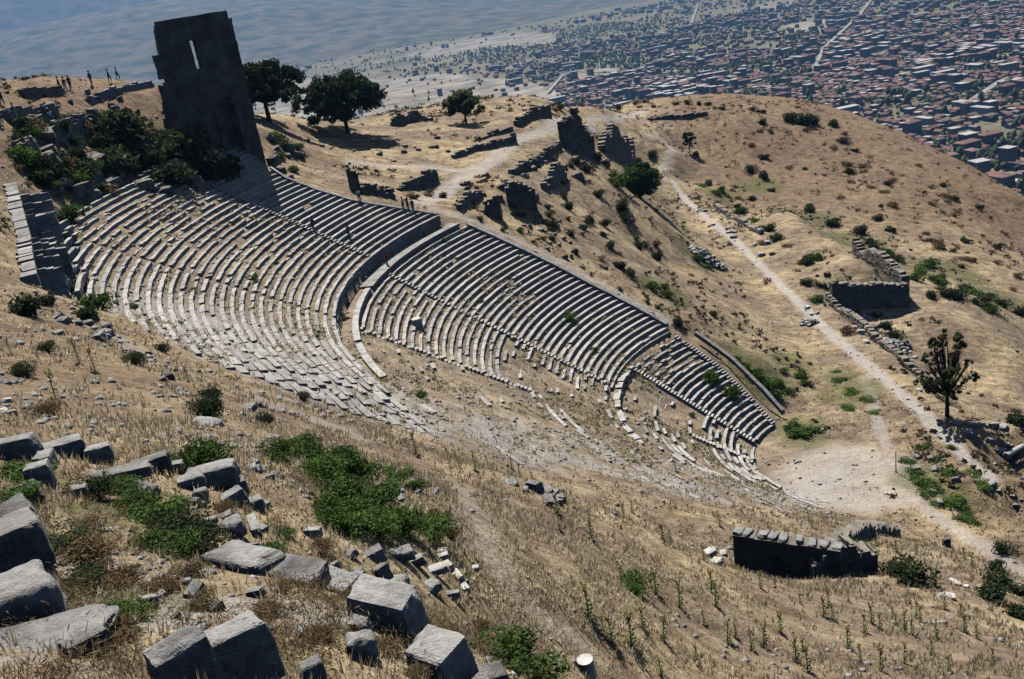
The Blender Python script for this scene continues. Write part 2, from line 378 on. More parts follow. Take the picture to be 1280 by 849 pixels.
def ground_mat():
    m, nt, b = new_mat('dry_grass_ground')
    at = nt.nodes.new('ShaderNodeAttribute'); at.attribute_name = 'zone'
    sp = nt.nodes.new('ShaderNodeSeparateColor'); nt.links.new(at.outputs['Color'], sp.inputs[0])
    big = nz(nt, 0.09, 5, 0.6, 'World'); mid = nz(nt, 0.55, 6, 0.65, 'World', 0.4); fine = nz(nt, 5.0, 5, 0.7, 'World')
    straw = ramp(nt, mid, [(0.28, (0.16, 0.115, 0.075)), (0.42, (0.30, 0.23, 0.14)), (0.56, (0.42, 0.335, 0.205)), (0.75, (0.52, 0.44, 0.29))])
    earth = ramp(nt, mid, [(0.3, (0.11, 0.08, 0.06)), (0.55, (0.21, 0.16, 0.118)), (0.75, (0.31, 0.25, 0.185))])
    c = mix(nt, ramp(nt, big, [(0.38, (0, 0, 0)), (0.58, (0.85, 0.85, 0.85))]), straw, earth)
    tcn = nt.nodes['tc']; mp = nt.nodes.new('ShaderNodeMapping'); mp.inputs['Rotation'].default_value = (0, 0, math.radians(-38)); mp.inputs['Scale'].default_value = (0.16, 1.15, 0.5)
    nt.links.new(tcn.outputs['Object'], mp.inputs['Vector']); sn = nt.nodes.new('ShaderNodeTexNoise'); sn.inputs['Scale'].default_value = 1.0; sn.inputs['Detail'].default_value = 5; sn.inputs['Distortion'].default_value = 0.8; nt.links.new(mp.outputs[0], sn.inputs['Vector'])
    c = mix(nt, 0.75, c, ramp(nt, sn.outputs['Fac'], [(0.34, (0.66, 0.62, 0.58)), (0.5, (1, 1, 1)), (0.66, (1.25, 1.25, 1.28))]), 'MULTIPLY')
    red = ramp(nt, mid, [(0.3, (0.09, 0.062, 0.046)), (0.5, (0.18, 0.122, 0.078)), (0.7, (0.27, 0.19, 0.115))])
    c = mix(nt, mth(nt, 'MULTIPLY', at.outputs['Alpha'], 0.8), c, red)
    rockc = ramp(nt, nz(nt, 0.9, 6, 0.7, 'World'), [(0.3, (0.17, 0.155, 0.14)), (0.5, (0.34, 0.315, 0.285)), (0.7, (0.46, 0.435, 0.40))])
    rk = mth(nt, 'MULTIPLY', sp.outputs[1], mth(nt, 'MULTIPLY_ADD', nz(nt, 0.5, 4, 0.6, 'World'), 2.2)); rk.node.inputs[1]
    c = mix(nt, sp.outputs[1], c, rockc)
    pathc = ramp(nt, nz(nt, 0.8, 5, 0.65, 'World'), [(0.3, (0.37, 0.34, 0.31)), (0.7, (0.48, 0.45, 0.42))])
    c = mix(nt, mth(nt, 'MULTIPLY', sp.outputs[0], 0.85), c, pathc)
    grn = ramp(nt, nz(nt, 1.6, 4, 0.6, 'World'), [(0.3, (0.05, 0.07, 0.02)), (0.7, (0.12, 0.13, 0.045))])
    c = mix(nt, mth(nt, 'MULTIPLY', sp.outputs[2], 0.6), c, grn)
    c = mix(nt, 0.8, c, ramp(nt, fine, [(0.28, (0.42, 0.40, 0.38)), (0.6, (1.2, 1.2, 1.2))]), 'MULTIPLY')
    # dark dots: low dry tufts and stones seen from afar
    vor = nt.nodes.new('ShaderNodeTexVoronoi'); vor.inputs['Scale'].default_value = 0.42
    g = nt.nodes['geo']; nt.links.new(g.outputs['Position'], vor.inputs['Vector'])
    dots = ramp(nt, vor.outputs['Distance'], [(0.12, (1, 1, 1)), (0.26, (0, 0, 0))])
    keep = mth(nt, 'GREATER_THAN', nz(nt, 0.2, 3, 0.6, 'World'), 0.52)
    dm = mth(nt, 'MULTIPLY', mth(nt, 'MULTIPLY', dots, keep), mth(nt, 'SUBTRACT', 0.55, mth(nt, 'MULTIPLY', sp.outputs[0], 0.55)))
    c = mix(nt, dm, c, (0.07, 0.058, 0.04))
    nt.links.new(c, b.inputs['Base Color'])
    h = mth(nt, 'ADD', mth(nt, 'MULTIPLY', mid, 1.0), mth(nt, 'ADD', mth(nt, 'MULTIPLY', fine, 0.35), mth(nt, 'MULTIPLY', nz(nt, 22.0, 3, 0.6, 'World'), 0.12)))
    bump(nt, b, h, 0.9, 0.5)
    return m
GREEN += [(*gp(x, y)[:2], r) for x, y, r in ((1068, 490, 4.5), (1050, 470, 3), (955, 475, 5), (990, 455, 4), (1005, 540, 4.5), (940, 455, 4), (1155, 600, 4), (1190, 620, 3.5), (870, 320, 4), (830, 365, 4), (430, 590, 1.8), (480, 640, 1.8), (170, 650, 1.2), (150, 750, .8), (1000, 270, 9), (1060, 300, 9), (1180, 340, 9), (950, 235, 8), (900, 240, 6), (800, 230, 7), (1240, 370, 8), (660, 835, .8), (20, 600, 1.0))]
ground = build_ground()

# ------------------------------------------------------------------ the plain, far hills, haze
PLAIN = -270.0
def project(P):
    P = np.asarray(P, float); d = P @ FWD
    return 640 + FOC * (P @ RGT) / d, 424.5 - FOC * (P @ UPV) / d
def in_poly(x, y, poly):
    c = np.zeros(np.shape(x), bool); n = len(poly)
    for i in range(n):
        x1, y1 = poly[i]; x2, y2 = poly[(i + 1) % n]
        c ^= ((y1 > y) != (y2 > y)) & (x < (x2 - x1) * (y - y1) / (y2 - y1 + 1e-9) + x1)
    return c
def plan_poly(L): return [tuple(pz(a, b, PLAIN)[:2]) for a, b in L]
BARE = [plan_poly(q) for q in ([(320, 102), (390, 98), (470, 100), (560, 92), (640, 100), (700, 112), (690, 140), (560, 150), (320, 150)], [(505, 68), (560, 55), (640, 40), (690, 42), (700, 52), (600, 62), (540, 74)], [(900, 16), (980, 0), (1000, 0), (960, 14)], [(960, 40), (1010, 22), (1060, 26), (1030, 40)], [(690, 92), (760, 86), (800, 92), (740, 104)])]
def build_plain():
    az = np.r_[np.linspace(-180, -50, 14)[:-1], np.linspace(-50, 50, 260), np.linspace(50, 180, 14)[1:-1]]
    rad = np.geomspace(350, 14500, 230); t = np.radians(az)
    X = rad[:, None] * np.sin(t)[None]; Y = rad[:, None] * np.cos(t)[None]; Z = np.full_like(X, PLAIN) + 4 * fbm(X / 700, Y / 700, 3, 5)
    nr, na = X.shape; V = np.stack([X, Y, Z], -1).reshape(-1, 3)
    i, j = np.meshgrid(np.arange(nr - 1), np.arange(na), indexing='ij'); j2 = (j + 1) % na
    F = np.stack([(i + 1) * na + j, (i + 1) * na + j2, i * na + j2, i * na + j], -1).reshape(-1, 4)
    me = mesh_np('plain', V, np.ascontiguousarray(F), None, True)
    x, y = V[:, 0], V[:, 1]; m = np.zeros((len(V), 4), np.float32); m[:, 3] = 1
    wob = fbm(x / 60, y / 60, 3, 8) * 25
    for q in BARE: m[:, 0] = np.maximum(m[:, 0], in_poly(x + wob, y + wob, q))
    at = me.color_attributes.new('zone', 'FLOAT_COLOR', 'POINT'); at.data.foreach_set('color', m.ravel())
    mt, nt, b = new_mat('plain_fields')
    g = nt.nodes.new('ShaderNodeNewGeometry'); g.name = 'geo'
    v = nt.nodes.new('ShaderNodeTexVoronoi'); v.inputs['Scale'].default_value = 0.006; nt.links.new(g.outputs['Position'], v.inputs['Vector'])
    sp0 = nt.nodes.new('ShaderNodeSeparateColor'); nt.links.new(v.outputs['Color'], sp0.inputs[0])
    field = ramp(nt, sp0.outputs[0], [(0.0, (0.10, 0.10, 0.055)), (0.3, (0.20, 0.165, 0.105)), (0.55, (0.075, 0.095, 0.045)), (0.75, (0.26, 0.21, 0.14)), (1.0, (0.12, 0.12, 0.07))])
    c = mix(nt, 0.6, field, ramp(nt, nz(nt, 0.004, 6, 0.6, 'World'), [(0.3, (0.07, 0.08, 0.045)), (0.6, (0.22, 0.18, 0.125))]))
    c = mix(nt, ramp(nt, nz(nt, 0.03, 5, 0.7, 'World'), [(0.52, (0, 0, 0)), (0.62, (0.8, 0.8, 0.8))]), c, (0.045, 0.055, 0.03))
    at = nt.nodes.new('ShaderNodeAttribute'); at.attribute_name = 'zone'
    sp = nt.nodes.new('ShaderNodeSeparateColor'); nt.links.new(at.outputs['Color'], sp.inputs[0])
    c = mix(nt, sp.outputs[0], c, ramp(nt, nz(nt, 0.012, 5, 0.6, 'World'), [(0.38, (0.14, 0.125, 0.09)), (0.5, (0.23, 0.20, 0.165)), (0.65, (0.33, 0.295, 0.25))]))
    nt.links.new(c, b.inputs['Base Color']); me.materials.append(mt)
    structure(add('plain', me))
build_plain()
def build_hills(name, r0, r1, crest, az0, az1, seed, matname):
    az = np.linspace(az0, az1, 240); s = np.linspace(0, 1.6, 70); t = np.radians(az)
    rad = r0 + (r1 - r0) * s
    X = rad[:, None] * np.sin(t)[None]; Y = rad[:, None] * np.cos(t)[None]
    el = np.interp(az, *zip(*crest)); top = r1 * np.tan(np.radians(el)) - PLAIN + 0 * X
    pr = np.where(s < 1, sstep(s, 0, 1) * 0.55 + 0.45 * s ** 2, 1 - 0.8 * (s - 1))[:, None]
    Z = PLAIN - 5 + np.maximum(top, 5) * pr * (1 + 0.22 * fbm(X / 1500, Y / 1500, 5, seed) * np.clip(1.25 - pr, 0.1, 1)) + 60 * fbm(X / 500, Y / 500, 4, seed + 3) * pr * (1 - 0.75 * pr)
    nr, na = X.shape; V = np.stack([X, Y, Z], -1).reshape(-1, 3)
    i, j = np.meshgrid(np.arange(nr - 1), np.arange(na - 1), indexing='ij')
    F = np.stack([i * na + j, i * na + j + 1, (i + 1) * na + j + 1, (i + 1) * na + j], -1).reshape(-1, 4)[:, ::-1]
    me = mesh_np(name, V, np.ascontiguousarray(F), MAT[matname], True); structure(add(name, me))
MAT['hills'] = flat_mat('hill_scrub', (0.02, 0.034, 0.02), (0.15, 0.12, 0.08), 0.007, coord='World')
build_hills('near_mountain', 5600, 9000, [(-60, 0.2), (-32, 0.9), (-26, 1.4), (-23.7, 1.62), (-19, 1.85), (-15.3, 1.85), (-11, 1.5), (-6, 0.6), (0, -0.6), (6, -1.4), (20, -1.7), (60, -1.7)], -60, 60, 71, 'hills')
build_hills('far_mountain', 9900, 12500, [(-60, 3.6), (-30, 3.9), (-20, 3.9), (-8, 3.2), (4, 2.4), (20, 2.2), (60, 2.0)], -60, 60, 91, 'hills')

# ------------------------------------------------------------------ the theatre
theatre = bpy.data.objects.new('theatre', None); col.objects.link(theatre); theatre.location = (CX, CY, -57)
tag(theatre, 'ancient stone theatre with curved rows of seats set in the steep hillside', 'theatre')
TO = A([CX, CY, -57.0])
def pol(r, adeg):
    t = np.radians(adeg); return A([r * np.cos(t), r * np.sin(t)])
def wcone(a): return float(sstep(A([a]), 218, 200)[0])
def arc_blocks(mb, r0, r1, ztop, hgt, a0, a1, blen, keep, jz=0.02, jr=0.02, gap=0.02, jrot=0.0, deep=.14):
    """stones laid along an arc; keep(a) -> probability that a stone is still there"""
    a = a0; rm = (r0 + r1) / 2
    spans = []
    while a < a1 - 0.1:
        L = blen * random.uniform(0.7, 1.35) * (1.7 if a > 196 else 1.0); da = math.degrees(L / rm)
        e = min(a + da, a1)
        if (a1 - e) < da * 0.35: e = a1
        spans.append((a, e, random.random() < keep((a + e) / 2)))
        a = e
    if not spans: return
    mids = A([(q[0] + q[1]) / 2 for q in spans]); xs = CX + rm * np.cos(np.radians(mids)); ys = CY + rm * np.sin(np.radians(mids))
    wc = sstep(mids, 218, 200); hz = np.where(wc < 0.999, H(xs, ys, False) + 0.0, 0)
    for (s, e, kept), am, w, hh in zip(spans, mids, wc, hz):
        zt = (ztop * w + hh * (1 - w)) + random.uniform(-jz, jz)
        if not kept: zt -= (deep + random.uniform(0, 0.18)) * w + (1 - w) * 0.1
        g = math.degrees(gap / rm)
        q0 = r0 + random.uniform(-jr, jr); q1 = r1 + random.uniform(-jr, jr); t = random.uniform(-jrot, jrot)
        if w < 0.5: q1 = q0 + random.uniform(0.5, 0.72)
        cs = ((q0 - t, s + g), (q0 + t, e - g), (q1 + t, e - g), (q1 - t, s + g)); top = [zt] * 4
        if w < 0.999:
            cp = A([pol(*c) for c in cs]); hc = H(CX + cp[:, 0], CY + cp[:, 1], False) + (0.04 if kept else -0.14) + random.uniform(-.01, .01)
            top = [zt * w + h_ * (1 - w) for h_ in hc]
        P = []
        for dz in (-hgt, 0):
            for c, h_ in zip(cs, top):
                p = pol(*c); P.append((p[0] + random.uniform(-0.012, 0.012), p[1] + random.uniform(-0.012, 0.012), h_ + dz + 57 + random.uniform(-0.012, 0.012)))
        mb.hexa(A(P))
AISLES = {1: [163.6, 186.5], 2: [164.4, 185.0], 3: [149.3]}
def seat_keep(sec, r, a):
    n = vnoise(A([a * r / 57.3 / 3.1]), A([r / 1.4]), 77)[0]; n2 = vnoise(A([a * r / 57.3 / 9.0]), A([r / 5.0]), 78)[0]
    if sec == 1:
        if a < 163.6: return 0.99
        if r > 70 and a < 186: return 0.9 if n > 0.3 else 0.3
        return 0.96 if n * 0.6 + n2 * 0.4 > 0.27 else 0.3
    if sec == 2:
        if a < 164.4:
            lo = south_a(r) + 9
            if a < lo: return 0.99
            return 0.97 if n * 0.5 + n2 * 0.5 > 0.22 else 0.5
        if r > 39 and a < 186: return 0.96 if n * 0.6 + n2 * 0.4 > 0.24 else 0.4
        if a < 186: return 0.85 if (n > 0.45 and a < 172) else 0.16
        return 0.5 if n2 > 0.62 else 0.04
    if a < 149.3: return (0.97 if n > 0.2 else 0.5) if r < 22.3 else (0.7 if n > 0.5 else 0.1)
    return 0.75 if n2 * 0.6 + n * 0.4 > 0.6 else 0.16
ROWS = []
for sec, ra, rb, za, zb, n in ((1, 54.5, 77.6, -28.4, -14.8, 31), (2, 27.7, 52.0, -46.5, -30.7, 33), (3, 11.6, 26.2, -56.7, -47.75, 20)):
    for i in range(n):
        r = ra + (rb - ra) * i / (n - 1); z = za + (zb - za) * i / (n - 1)
        s0 = float(south_a(r)) + (0.15 if sec < 3 else 1.6); n0 = float(north_a(r))
        cuts = [s0] + [q for q in AISLES[sec] if s0 + 2 < q < n0 - 2] + [n0]
        for k in range(len(cuts) - 1):
            hw = math.degrees(0.5 / r)
            a0 = cuts[k] + (hw if k else 0); a1 = cuts[k + 1] - (hw if k < len(cuts) - 2 else 0)
            mb = MB(); wedge_south = k == 0
            good = wedge_south and sec < 3
            arc_blocks(mb, r, r + (0.46 if good else 0.38), z + 0.12, 0.62, a0, a1, 1.5 if good else 1.25, lambda a: seat_keep(sec, r, a), 0.01 if good else 0.035, 0.008 if good else 0.035, 0.006 if good else 0.012, 0.0 if good else 0.02, deep=.34 if (sec == 3 and k) or (sec == 2 and k == 2) or (sec == 2 and k == 1 and r < 39) else .14)
            if mb.n: mb.build('seat_row', MAT['seat'], theatre); ROWS.append((sec, r, z, a0, a1))
        for q in AISLES[sec] + ([float(south_a(r)) + 1.2] if sec == 3 else []):
            pass
def stairway(sec, afun, ra, rb, za, zb, n, width=0.75, keepp=0.95):
    mb = MB()
    for i in range(2 * n):
        f = (i + 0.5) / (2 * n - 1); r = ra + (rb - ra) * f; z = za + (zb - za) * f
        if random.random() > keepp: z -= .22
        am = afun(r); hw = math.degrees(width / 2 / r)
        arc_blocks(mb, r, r + 0.31, z + 0.16, 0.45, am - hw, am + hw, 5.0, lambda a: 1, 0.02, 0.015)
    if mb.n: mb.build('stairway', MAT['seat'], theatre)
stairway(1, lambda r: 163.6, 54.6, 77.6, -28.3, -14.8, 31)
stairway(2, lambda r: 164.4, 27.8, 52.0, -46.4, -30.7, 33)
stairway(2, lambda r: 185.0, 36, 52.0, -41.1, -30.7, 21, keepp=0.55)
stairway(3, lambda r: 149.3, 11.6, 26.2, -56.7, -47.75, 20)
stairway(3, lambda r: float(south_a(r)) + 0.6, 11.6, 26.2, -56.7, -47.75, 20)
stairway(3, lambda r: 172, 11.6, 18, -56.7, -52.8, 9, keepp=0.8)
# retaining wall and paving of the upper walkway, copings
mb = MB()
for lev in range(3): arc_blocks(mb, 54.38 + 0.02 * lev, 54.9, -29.75 + 0.5 * (lev + 1), 0.49, 144.2, 172 - lev * 2, 1.1, lambda a: 0.985, 0.006, 0.015, 0.008)
mb.build('retaining_wall', MAT['seat'], theatre)
mb = MB(); arc_blocks(mb, 54.4, 55.0, -28.95, 0.9, 172.5, 202, 1.2, lambda a: 0.8 if a < 190 else 0.6, 0.08, 0.05)
mb.build('retaining_wall', MAT['seat'], theatre)
mb = MB(); arc_blocks(mb, 52.5, 53.15, -29.78, 0.5, 172, 203, 1.6, lambda a: 0.97, 0.01, 0.015, 0.005)
mb.build('coping', MAT['seat'], theatre)
mb = MB(); arc_blocks(mb, 52.5, 54.35, -29.86, 0.4, 142.5, 171, 1.5, lambda a: 1, 0.008, 0.02, 0.003)
mb.build('walkway_paving', MAT['seat'], theatre)
mb = MB(); arc_blocks(mb, 27.25, 27.6, -46.85, 0.5, 126.5, 165, 0.9, lambda a: 0.97, 0.02, 0.02)
mb.build('coping', MAT['seat'], theatre)
mb = MB(); arc_blocks(mb, 26.3, 27.0, -47.1, 0.5, 150, 196, 1.0, lambda a: 0.55, 0.06, 0.08)
mb.build('coping', MAT['seat'], theatre)
# sloping coping along the straight south end
def end_coping(r0, r1, off, w, lift, name, n):
    mb = MB()
    rs = np.linspace(r0, r1, n + 1)
    for i in range(n):
        P = []
        for dz in (-0.6, 0.0):
            for rr, da in ((rs[i] + 0.02, 0), (rs[i + 1] - 0.02, 0), (rs[i + 1] - 0.02, w), (rs[i] + 0.02, w)):
                aa = float(south_a(rr)) - math.degrees((off + da) / rr); p = pol(rr, aa); P.append((p[0], p[1], float(cone(rr)) + 57 + lift + dz + random.uniform(-.03, .03)))
        q = P[:4]; q2 = P[4:]
        mb.hexa(A([q[3], q[2], q[1], q[0], q2[3], q2[2], q2[1], q2[0]]))
    mb.build(name, MAT['seat'], theatre)
end_coping(28.0, 52.3, 0.0, 0.55, 0.32, 'end_wall_coping', 22)
end_coping(12.5, 25.8, 2.2, 0.5, 0.45, 'end_wall_coping', 12)
end_coping(54.8, 72, 0.0, 0.45, 0.2, 'end_wall_coping', 14)

# ------------------------------------------------------------------ shape helpers: stones, leaves, tubes
def gpv(px, py, dmin=4.0, dmax=420.0, n=260):
    px = np.asarray(px, float); py = np.asarray(py, float)
    D = FWD[None] + RGT[None] * ((px - 640) / FOC)[:, None] + UPV[None] * ((424.5 - py) / FOC)[:, None]
    D /= np.linalg.norm(D, axis=1)[:, None]; t = np.geomspace(dmin, dmax, n); out = np.full((len(px), 3), np.nan)
    for i in range(0, len(px), 200):
        P = D[i:i + 200, None, :] * t[None, :, None]
        u = P[..., 2] < H(P[..., 0], P[..., 1], False); k = u.argmax(1)
        for q in range(len(k)):
            if u[q].any():
                a, b = t[max(k[q] - 1, 0)], t[k[q]]; pa = D[i + q] * a; pb = D[i + q] * b
                out[i + q] = (pa + pb) / 2
    ok = ~np.isnan(out[:, 0]); out[ok, 2] = H(out[ok, 0], out[ok, 1], False)
    return out
def n3(P, s): return (vnoise(P[:, 0] + 3.7, P[:, 1] - 1.3 + P[:, 2] * 0.7, s) + vnoise(P[:, 1] + 8.1, P[:, 2] + P[:, 0] * 0.6, s + 1) + vnoise(P[:, 2] - 5.2, P[:, 0] + P[:, 1] * 0.5, s + 2)) / 1.5 - 1
_CG = {}
def cube_grid(n):
    if n in _CG: return _CG[n]
    idx = {}; V = []; F = []
    def vid(p):
        if p not in idx: idx[p] = len(V); V.append(p)
        return idx[p]
    for ax in range(3):
        for side in (0, n):
            for i in range(n):
                for j in range(n):
                    q = []
                    for a, b in ((i, j), (i + 1, j), (i + 1, j + 1), (i, j + 1)):
                        p = [0, 0, 0]; p[ax] = side; p[(ax + 1) % 3] = a; p[(ax + 2) % 3] = b; q.append(vid(tuple(p)))
                    F.append(tuple(q) if side else tuple(q[::-1]))
    _CG[n] = (A(V, float) / n * 2 - 1, F); return _CG[n]
def rock_geo(seed, size=(1, 1, 1), rough=0.12, n=4, rnd=0.25, taper=0.1):
    """a chipped block: rounded edges, uneven faces; origin at the middle of its base"""
    V, F = cube_grid(n); V = V.copy(); rs = np.random.default_rng(seed)
    l = np.abs(V); e = np.sort(l, 1)[:, 1]                        # second largest: 1 on edges
    V *= (1 - rnd * 0.35 * np.clip(e - 0.3, 0, 1) ** 2 * 1.4)[:, None]
    V[:, :2] *= (1 - taper * rs.uniform(0.2, 1) * (V[:, 2:3] + 1) / 2)
    V[:, 2] += 0.12 * taper * 5 * (rs.uniform(-1, 1) * V[:, 0] + rs.uniform(-1, 1) * V[:, 1]) * (V[:, 2] > 0)
    V[:, 0] += rs.uniform(-1, 1) * taper * V[:, 1]
    d = n3(V * 0.9 + rs.uniform(0, 50, 3), seed % 97) * rough * 1.3 + n3(V * 2.6 + rs.uniform(0, 50, 3), seed % 89) * rough * 0.8 + n3(V * 6.1 + rs.uniform(0, 50, 3), seed % 83) * rough * 0.45
    d -= np.clip(n3(V * 1.7 + rs.uniform(0, 50, 3), seed % 79) - .1, 0, 1) * np.clip(e - .6, 0, 1) * .55        # chipped corners
    V *= (1 + d)[:, None]
    V = V * A(size) / 2; V[:, 2] += size[2] / 2
    return V, F
def rock_me(name, seed, mat, **kw):
    V, F = rock_geo(seed, **kw); return mesh_np(name, V, F, mat, kw.get('rnd', 0.25) > 0.5)
def tube_geo(pts, rads, sides=6):
    pts = A(pts, float); V = []; F = []
    for i, p in enumerate(pts):
        t = pts[min(i + 1, len(pts) - 1)] - pts[max(i - 1, 0)]; t /= np.linalg.norm(t) + 1e-9
        u = np.cross(t, [0.3, 0.9, 0.1]); u /= np.linalg.norm(u) + 1e-9; v = np.cross(t, u)
        for k in range(sides):
            an = 2 * math.pi * k / sides; V.append(p + rads[i] * (u * math.cos(an) + v * math.sin(an)))
    for i in range(len(pts) - 1):
        for k in range(sides):
            F.append((i * sides + k, i * sides + (k + 1) % sides, (i + 1) * sides + (k + 1) % sides, (i + 1) * sides + k))
    F.append(tuple(range(sides))[::-1]); F.append(tuple(range((len(pts) - 1) * sides, len(pts) * sides)))
    return V, F
def leaves_geo(C, size, rs, long=1.6, up=0.0):
    """one small diamond leaf at each point of C"""
    n = len(C); a = rs.normal(size=(n, 3)); a[:, 2] += up; a /= np.linalg.norm(a, axis=1)[:, None]
    b = np.cross(a, rs.normal(size=(n, 3))); b /= np.linalg.norm(b, axis=1)[:, None] + 1e-9
    s = size * rs.uniform(0.6, 1.3, (n, 1)); a = a * s * long; b = b * s
    V = np.stack([C - a * 0.5, C + b * 0.45, C + a * 0.5, C - b * 0.45], 1).reshape(-1, 3)
    F = (np.arange(n)[:, None] * 4 + np.arange(4)[None])
    return V, F
def clump_pts(rs, centre, rad, n, hollow=0.45):
    d = rs.normal(size=(n, 3)); d /= np.linalg.norm(d, axis=1)[:, None]
    q = (hollow ** 3 + (1 - hollow ** 3) * rs.uniform(size=(n, 1))) ** (1 / 3)
    return A(centre) + d * q * A(rad)

# ------------------------------------------------------------------ bushes
def bush_mesh(name, seed, nleaf, size, mat, flat=0.75, lobes=6, spread=0.6):
    rs = np.random.default_rng(seed); C = []
    for k in range(lobes):
        a = rs.uniform(0, 6.28); q = rs.uniform(0.1, spread); rr = rs.uniform(0.3, 0.55)
        c = A([math.cos(a) * q, math.sin(a) * q, rs.uniform(0.18, 0.62) * flat])
        C.append(clump_pts(rs, c, (rr, rr, rr * flat), nleaf // lobes, 0.35))
    C = np.concatenate(C); C = C[C[:, 2] > -0.08]
    C *= (1 + 0.25 * n3(C * 2.2, seed % 50))[:, None]
    V, F = leaves_geo(C, size, rs); return mesh_np(name, V, F, mat)
BUSH = {k: [bush_mesh('shrub', 100 + 10 * q + i, n, sz, MAT[m], fl, lb) for i in range(3)] for q, (k, n, sz, m, fl, lb) in enumerate((
    ('green', 900, 0.11, 'leaf', 0.8, 7), ('dark', 800, 0.12, 'leafdark', 0.85, 7), ('dry', 700, 0.09, 'dryleaf', 0.7, 7), ('near', 4200, 0.055, 'leaf', 0.7, 9), ('neardark', 3600, 0.055, 'leafdark', 0.8, 9), ('neardry', 3000, 0.05, 'dryleaf', 0.7, 8)))}
def stem_mesh():
    mb = MB(); rs = random.Random(4)
    for k in range(5):
        a = rs.uniform(0, 6.28); mb.raw(*tube_geo([(0, 0, -0.15), (math.cos(a) * 0.15, math.sin(a) * 0.15, 0.2), (math.cos(a) * 0.42, math.sin(a) * 0.42, 0.5)], [0.03, 0.022, 0.01], 5))
    return mesh_np('stem', np.concatenate(mb.V), mb.F, MAT['bark'])
STEM = stem_mesh()
def bush(px, py, w, kind, label, group=None, name='shrub', squash=1.0, pos=None):
    """a shrub w metres across whose foot is at the pixel"""
    p = gp(px, py) if pos is None else pos
    r = w / 2 / 0.85
    root = add(name, None, loc=(p[0], p[1], H1(p[0], p[1]) - 0.04 * r), rot=(0, 0, random.uniform(0, 6.28)), scale=(r, r, r * squash * random.uniform(0.9, 1.1)))
    add('foliage', random.choice(BUSH[kind]), root); add('stem', STEM, root)
    tag(root, label, 'shrub', group); return root

# ------------------------------------------------------------------ trees
def tree(name, px, py, h, spec, leaf, nleaf, lsize, trunk_r, label, seed, fork=0.35, trunk_lean=(0, 0), pos=None):
    """spec: crown clumps as (dx, dy, z fraction, rx, ry, rz) in metres round the trunk axis"""
    p = gp(px, py) if pos is None else pos; rs = np.random.default_rng(seed)
    root = add(name, None, loc=(p[0], p[1], H1(p[0], p[1]) - 0.1)); tag(root, label, 'tree')
    mb = MB(); zf = h * fork; lean = A([trunk_lean[0], trunk_lean[1], 0.0])
    top = A([0, 0, zf]) + lean
    mb.raw(*tube_geo([(0, 0, -0.3), A([0, 0, zf * 0.4]) + lean * 0.3, top], [trunk_r * 1.25, trunk_r, trunk_r * 0.8], 8))
    C = []; tot = sum(s[3] * s[4] * s[5] for s in spec) ** 1.0
    for s in spec:
        c = A([s[0], s[1], s[2] * h]); midp = (top + c) / 2 + rs.normal(0, 0.15, 3) * h * 0.06
        mb.raw(*tube_geo([top - (0, 0, 0.15), midp, c + A([0, 0, s[5] * 0.25])], [trunk_r * 0.55, trunk_r * 0.32, trunk_r * 0.1], 6))
        for k in range(3):
            e = c + rs.normal(0, 0.5, 3) * A(s[3:6]); mb.raw(*tube_geo([midp, (midp + e) / 2 + rs.normal(0, 0.1, 3), e], [trunk_r * 0.2, trunk_r * 0.13, trunk_r * 0.05], 5))
        n = max(60, int(nleaf * (s[3] * s[4] * s[5]) / tot)); sub = max(5, n // 90)
        cc = clump_pts(rs, c, s[3:6], sub, 0.55)
        for q in cc: C.append(clump_pts(rs, q, A([0.42, 0.42, 0.34]) * min(s[3:6]) * rs.uniform(0.6, 1.1), n // sub, 0.2))
    mb.build('trunk', MAT['bark'], root, True)
    V, F = leaves_geo(np.concatenate(C), lsize, rs); add('crown', mesh_np('crown', V, F, MAT[leaf]), root)
    return root
def umbrella(rs, r, zc, thick, n):
    L = [(0, 0, zc + 0.05, r * 0.5, r * 0.5, thick)]
    for k in range(n):
        a = 6.28 * k / n + rs.uniform(-.25, .25); q = r * rs.uniform(0.5, 0.68); L.append((q * math.cos(a), q * math.sin(a), zc + rs.uniform(-.1, .05), r * 0.38, r * 0.38, thick * 0.72))
    for k in range(n // 2):
        a = 6.28 * k / (n // 2) + 0.4; L.append((r * .34 * math.cos(a), r * .34 * math.sin(a), zc + 0.12, r * .36, r * .36, thick * .75))
    return L
_r = random.Random(5)
tree('pine_tree', 435, 167, 11.8, umbrella(_r, 8.3, 0.58, 3.6, 11), 'pine', 27000, 0.36, 0.42, 'broad dark umbrella pine casting a round shadow on the bare plateau', 31, 0.2)
tree('pine_tree', 335, 160, 10.5, umbrella(_r, 7.2, 0.62, 3.4, 9), 'pine', 20000, 0.36, 0.4, 'dark pine half hidden behind the ruined tower', 32, 0.34, pos=pd(337, 152, 178))
tree('tree', 583, 155, 7.6, umbrella(_r, 4.5, 0.56, 2.5, 9), 'olive', 12000, 0.28, 0.25, 'rounded grey green tree at the far edge of the plateau', 33, 0.3)
tree('tree', 800, 246, 7.0, [(0, 0, .5, 3, 3, 2.6), (-2, 0, .42, 2.2, 2.2, 2.2), (2, .3, .42, 2.3, 2.3, 2.2), (0, -1.5, .3, 2.6, 2, 1.7), (1, 0, .74, 2, 2, 1.5)], 'leaf', 14000, 0.3, 0.25, 'dense round dark green tree beside the bend of the footpath', 34, 0.12)
tree('tree', 862, 192, 6.6, [(0, 0, .72, 1.8, 1.8, 1.6), (.9, 0, .55, 1.5, 1.5, 1.1), (-.6, 0, .52, 1.2, 1.2, 1.0)], 'leafdark', 2500, 0.28, 0.14, 'small slender tree standing alone on the bare slope past the footpath bend', 35, 0.35)
_rt = random.Random(8); _sp = []
